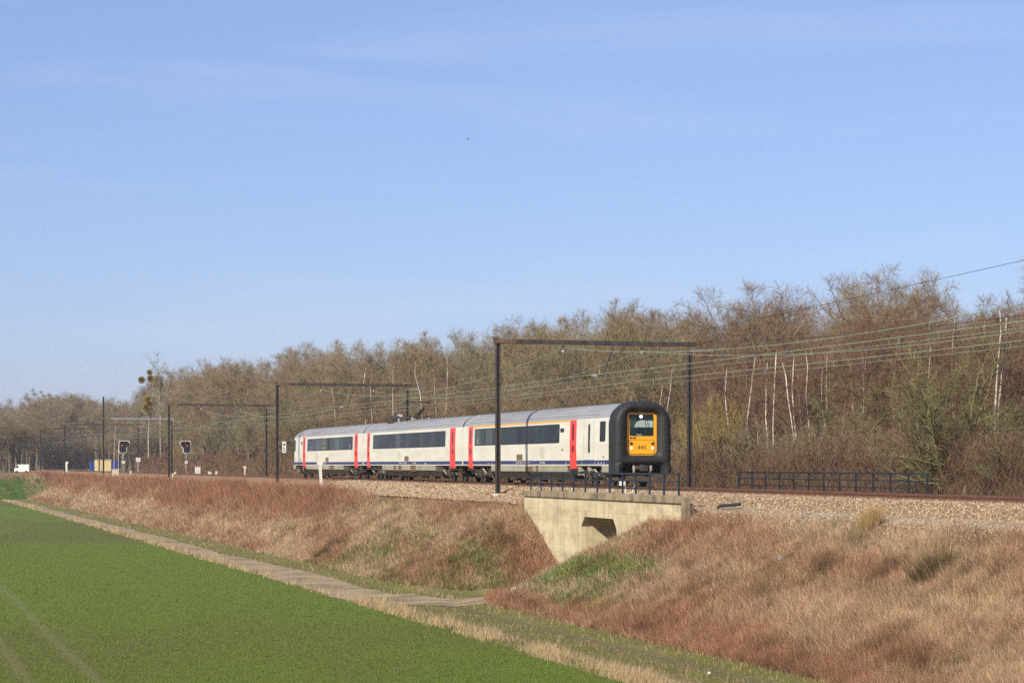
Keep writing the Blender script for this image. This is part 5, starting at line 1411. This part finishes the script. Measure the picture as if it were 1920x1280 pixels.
def bank_points(N_, s0, s1, n0=22.3, n1=29.05):
    # even density in the picture: px uniform
    n = rng.uniform(n0, n1, N_)
    u = rng.random(N_); s = 1 / (1 / s0 + (1 / s1 - 1 / s0) * u)
    return s, n
PAL = [np.array([(0.40, 0.285, 0.17), (0.47, 0.345, 0.215), (0.33, 0.23, 0.13), (0.39, 0.26, 0.16)]), np.array([(0.27, 0.125, 0.072), (0.23, 0.105, 0.062), (0.33, 0.18, 0.105), (0.26, 0.15, 0.09)]),
       np.array([(0.17, 0.15, 0.05), (0.22, 0.19, 0.075), (0.13, 0.115, 0.04)]), np.array([(0.09, 0.17, 0.028), (0.13, 0.20, 0.04), (0.065, 0.12, 0.024)])]
HT = np.array((0.33, 0.36, 0.22, 0.17))
def bank_veg(N_, s0, s1, name, label, wmul):
    s, n = bank_points(N_, s0, s1)
    dmin = np.minimum(ell((CREST - n) / 6.4, (94.2 - s) / 7.4), cone_near(s, n))
    keep = (dmin < 1.04) & ~((n > NW - .05) & (s > S_R0 - .3) & (s < S_R1)) & ~((n > 28.0) & (s < 76) & (rng.random(N_) < .75 * sstep(27.9, 28.8, n))) & ~((n > 28.6) & (s > 96) & (s < 128))
    s, n = s[keep], n[keep]; k = len(s)
    w = slope_weights(s, n); cw = np.cumsum(w, -1); sp = (rng.random(k)[:, None] > cw).sum(-1).clip(0, 3)
    col = np.zeros((k, 3))
    for i in range(4):
        m_ = sp == i; col[m_] = PAL[i][rng.integers(0, len(PAL[i]), m_.sum())]
    col *= rng.uniform(.65, 1.3, (k, 1)) * (0.5 + 1.0 * fbm(s * 2.2, n * 2.8, 131))[:, None]
    dk = sstep(.60, .70, fbm(s * .8, n * 1.3, 181)) * (sp != 3); col *= 1.32 * (1 - .35 * dk)[:, None]
    h = HT[sp] * rng.uniform(.5, 1.45, k) * (0.7 + 0.6 * fbm(s * .6, n * .6, 141))
    v = (CREST - n) / 6.4
    tall = (sp == 1) * sstep(118, 150, s) * (1 - sstep(.35, .7, v)); h = h * (1 + 1.1 * tall)
    clump = fbm(s * 2.6, n * 2.6, 151); h = h * (0.3 + 1.4 * clump)
    X, Y, _ = W(s, n)
    wd = (0.010 + 0.012 * rng.random(k)) * wmul * (Y / 75)
    return blades(name, s, n, h, wd, col, np.array((.85, .5, .8, .6))[sp], label, 'grass', down=0.25)
bank_veg(460000, 38, 100, 'bank_grass_near', 'dry tan and red grass covering the bank round the underpass', 1.0)
bank_veg(330000, 96, 400, 'bank_grass_far', 'rusty stems and pale dead grass covering the bank below the train', 1.0)
# dead weed stalks standing out of the bank
k = 5200
s, n = bank_points(k, 40, 330, 22.8, 28.6)
keep = (np.minimum(ell((CREST - n) / 6.4, (94.2 - s) / 7.4), cone_near(s, n)) < .97) & ~((n > 28.2) & (s > 73) & (s < 95)) & (fbm(s * .5, n * .8, 191) > .48)
s, n = s[keep], n[keep]; k = len(s); X, Y, _ = W(s, n)
col = np.array([(0.10, 0.06, 0.04), (0.45, 0.33, 0.2), (0.16, 0.085, 0.05), (0.30, 0.2, 0.12)])[rng.integers(0, 4, k)]
blades('weed_stalks', s, n, rng.uniform(.45, .95, k), .018 * Y / 75, col, .35, 'taller dead weed stalks standing out of the bank', 'weeds')
# verges
k = 85000
s = 1 / (1 / 42 + (1 / 350 - 1 / 42) * rng.random(k)); n = rng.uniform(17.9, 22.9, k)
rd = road_d(s, n); near_edge = rd & (~road_d(s, n + .3) | ~road_d(s, n - .3)); keep = ~rd | (rng.random(k) < .05) | (near_edge & (rng.random(k) < .6))
dmin = np.minimum(ell((CREST - n) / 6.4, (94.2 - s) / 7.4), cone_near(s, n)); keep &= dmin > .98
s, n = s[keep], n[keep]; k = len(s)
tw_ = fbm(s * .45, n * .8, 161); strip_ = np.exp(-((n - 18.55) / .6) ** 2); rut_ = np.maximum(np.exp(-((n - 19.55) / .3) ** 2), np.exp(-((n - 21.2) / .3) ** 2)) * (s < 84)
dry = (rng.random(k) < np.clip(.07 + 1.0 * strip_ * sstep(.36, .52, tw_) * 1.3 + .4 * np.exp(-((n - 22.6) / .35) ** 2), 0, .95))
gc = np.array([(0.14, 0.17, 0.035), (0.20, 0.185, 0.048), (0.12, 0.15, 0.03), (0.25, 0.20, 0.07)])[rng.integers(0, 4, k)]
col = np.where(dry[:, None], np.array([(0.56, 0.42, 0.24), (0.48, 0.35, 0.18)])[rng.integers(0, 2, k)], gc) * rng.uniform(.7, 1.3, (k, 1))
h = np.where(dry, (.2 + .2 * strip_) * (.3 + 1.2 * tw_), .075) * rng.uniform(.5, 1.4, k) * (1 - .7 * rut_)
X, Y, _ = W(s, n)
blades('verge_grass', s, n, h, (0.014 + 0.012 * rng.random(k)) * Y / 75, col, .45, 'green and straw coloured verge grass along the farm track', 'grass', 'leafy')
# winter crop in the field
k = 330000
px = rng.uniform(-60, 1300, k); yy = 1 / (1 / 50 + (1 / 260 - 1 / 50) * rng.random(k))
x = (px - 960) / 4000 * yy; s = -x * SA + yy * CA; n = x * CA + yy * SA
edge = 18.1 + .5 * (fbm(s * .4, n * 0, 171) - .5)
keep = (n < edge) & (rng.random(k) > .8 * tram(n, s)); s, n = s[keep], n[keep]; k = len(s)
big_ = fbm(s * .03, n * .06, 101); fc_ = np.array([(0.118, 0.178, 0.030), (0.140, 0.195, 0.035), (0.095, 0.145, 0.027), (0.175, 0.195, 0.045)])[rng.integers(0, 4, k)] * rng.uniform(.86, 1.16, (k, 1)) * np.array((1.22, 1.14, 1.05))
dryf = rng.random(k) < .02 + .08 * np.clip((big_ - .45) * 4, 0, 1); fc_[dryf] = np.array((0.20, 0.155, 0.07))
X, Y, _ = W(s, n)
blades('field_crop', s, n, rng.uniform(.04, .11, k), (0.016 + 0.012 * rng.random(k)) * Y / 70, fc_, .55, 'short green winter crop covering the field', 'crop', 'leafy')
# single clumps on the bank
def clump(px, py, k, rad, h, cols, label, cat, name, lean=.5, w=.014):
    for Y in np.arange(52, 130, .05):
        x = (px - 960) / 4000 * Y; z = 1 - (py - 871) / 4000 * Y
        s0_ = -x * SA + Y * CA; n0_ = x * CA + Y * SA
        zg = float(bed_z(0, n0_)) if n0_ > 29 else float(ground_z(s0_, n0_))
        if z < zg: break
    a_ = rng.uniform(0, 6.28, k); q_ = rng.random(k) ** .6 * rad
    s = s0_ + q_ * np.cos(a_); n = n0_ + q_ * np.sin(a_)
    zz = np.where(n > 29, bed_z(0, n), ground_z(s, n))
    c = np.array(cols)[rng.integers(0, len(cols), k)] * rng.uniform(.7, 1.3, (k, 1))
    o = blades(name, s, n, rng.uniform(.5, 1.1, k) * h, np.full(k, w), c, lean, label, cat, z=zz)
    del o['kind']; return o
clump(1632, 992, 1500, .33, .75, [(0.52, 0.36, 0.18), (0.45, 0.30, 0.14), (0.38, 0.27, 0.13)], 'tall straw tuft beside the grey grit path', 'grass tuft', 'grass_tuft', .28)
clump(1752, 1082, 1400, .5, .85, [(0.14, 0.095, 0.05), (0.32, 0.22, 0.12), (0.08, 0.055, 0.03), (0.10, 0.11, 0.035)], 'dark tangled bush low on the right-hand bank', 'bush', 'tangled_bush', .7, .02)
clump(1745, 1050, 700, .6, .9, [(0.46, 0.33, 0.19), (0.38, 0.25, 0.14)], 'tall dry stalks standing over the dark tangled bush', 'grass tuft', 'grass_tuft', .3)
clump(620, 1030, 1100, .9, .5, [(0.07, 0.075, 0.03), (0.05, 0.06, 0.025), (0.10, 0.07, 0.04)], 'dark bramble patch at the toe of the bank below the train', 'bush', 'bramble_patch', .8, .03)
clump(1120, 1142, 500, .45, .4, [(0.40, 0.27, 0.10), (0.34, 0.24, 0.09)], 'ochre grass tuft at the toe right of the underpass', 'grass tuft', 'grass_tuft', .4, .02)

# grass on the ramp that closes the field
k = 26000
s = rng.uniform(343, 366, k); n = rng.uniform(8, 28.5, k); sm_ = fbm(s * .3, n * .5, 111)
grn_ = (sm_ + .5 * sstep(361, 352, s) > .62) & (n < 27.5)
col = np.where(grn_[:, None], np.array((0.12, 0.19, 0.05)), np.array((0.30, 0.22, 0.12))) * rng.uniform(.7, 1.3, (k, 1))
blades('ramp_grass', s, n, rng.uniform(.1, .4, k), np.full(k, .09), col, .5, 'green and tan grass on the ramp at the far left', 'grass', 'leafy')

# ------------------------------------------------------------------ spring haze
hz = bpy.data.materials.new('haze_air'); hz.use_nodes = True
N = hz.node_tree.nodes; N.remove(N['Principled BSDF'])
pv = N.new('ShaderNodeVolumePrincipled'); pv.inputs['Color'].default_value = (0.90, 0.93, 1.0, 1); pv.inputs['Density'].default_value = 0.00013
hz.node_tree.links.new(pv.outputs[0], N['Material Output'].inputs['Volume'])
hb = MB(); hb.box(-1100, 1900, -450, 2900, -7, 34)
o = hb.build('haze', hz); tag(o, 'thin pale spring haze in the air over the fields', 'haze', kind='stuff')
SC.cycles.volume_bounces = 0
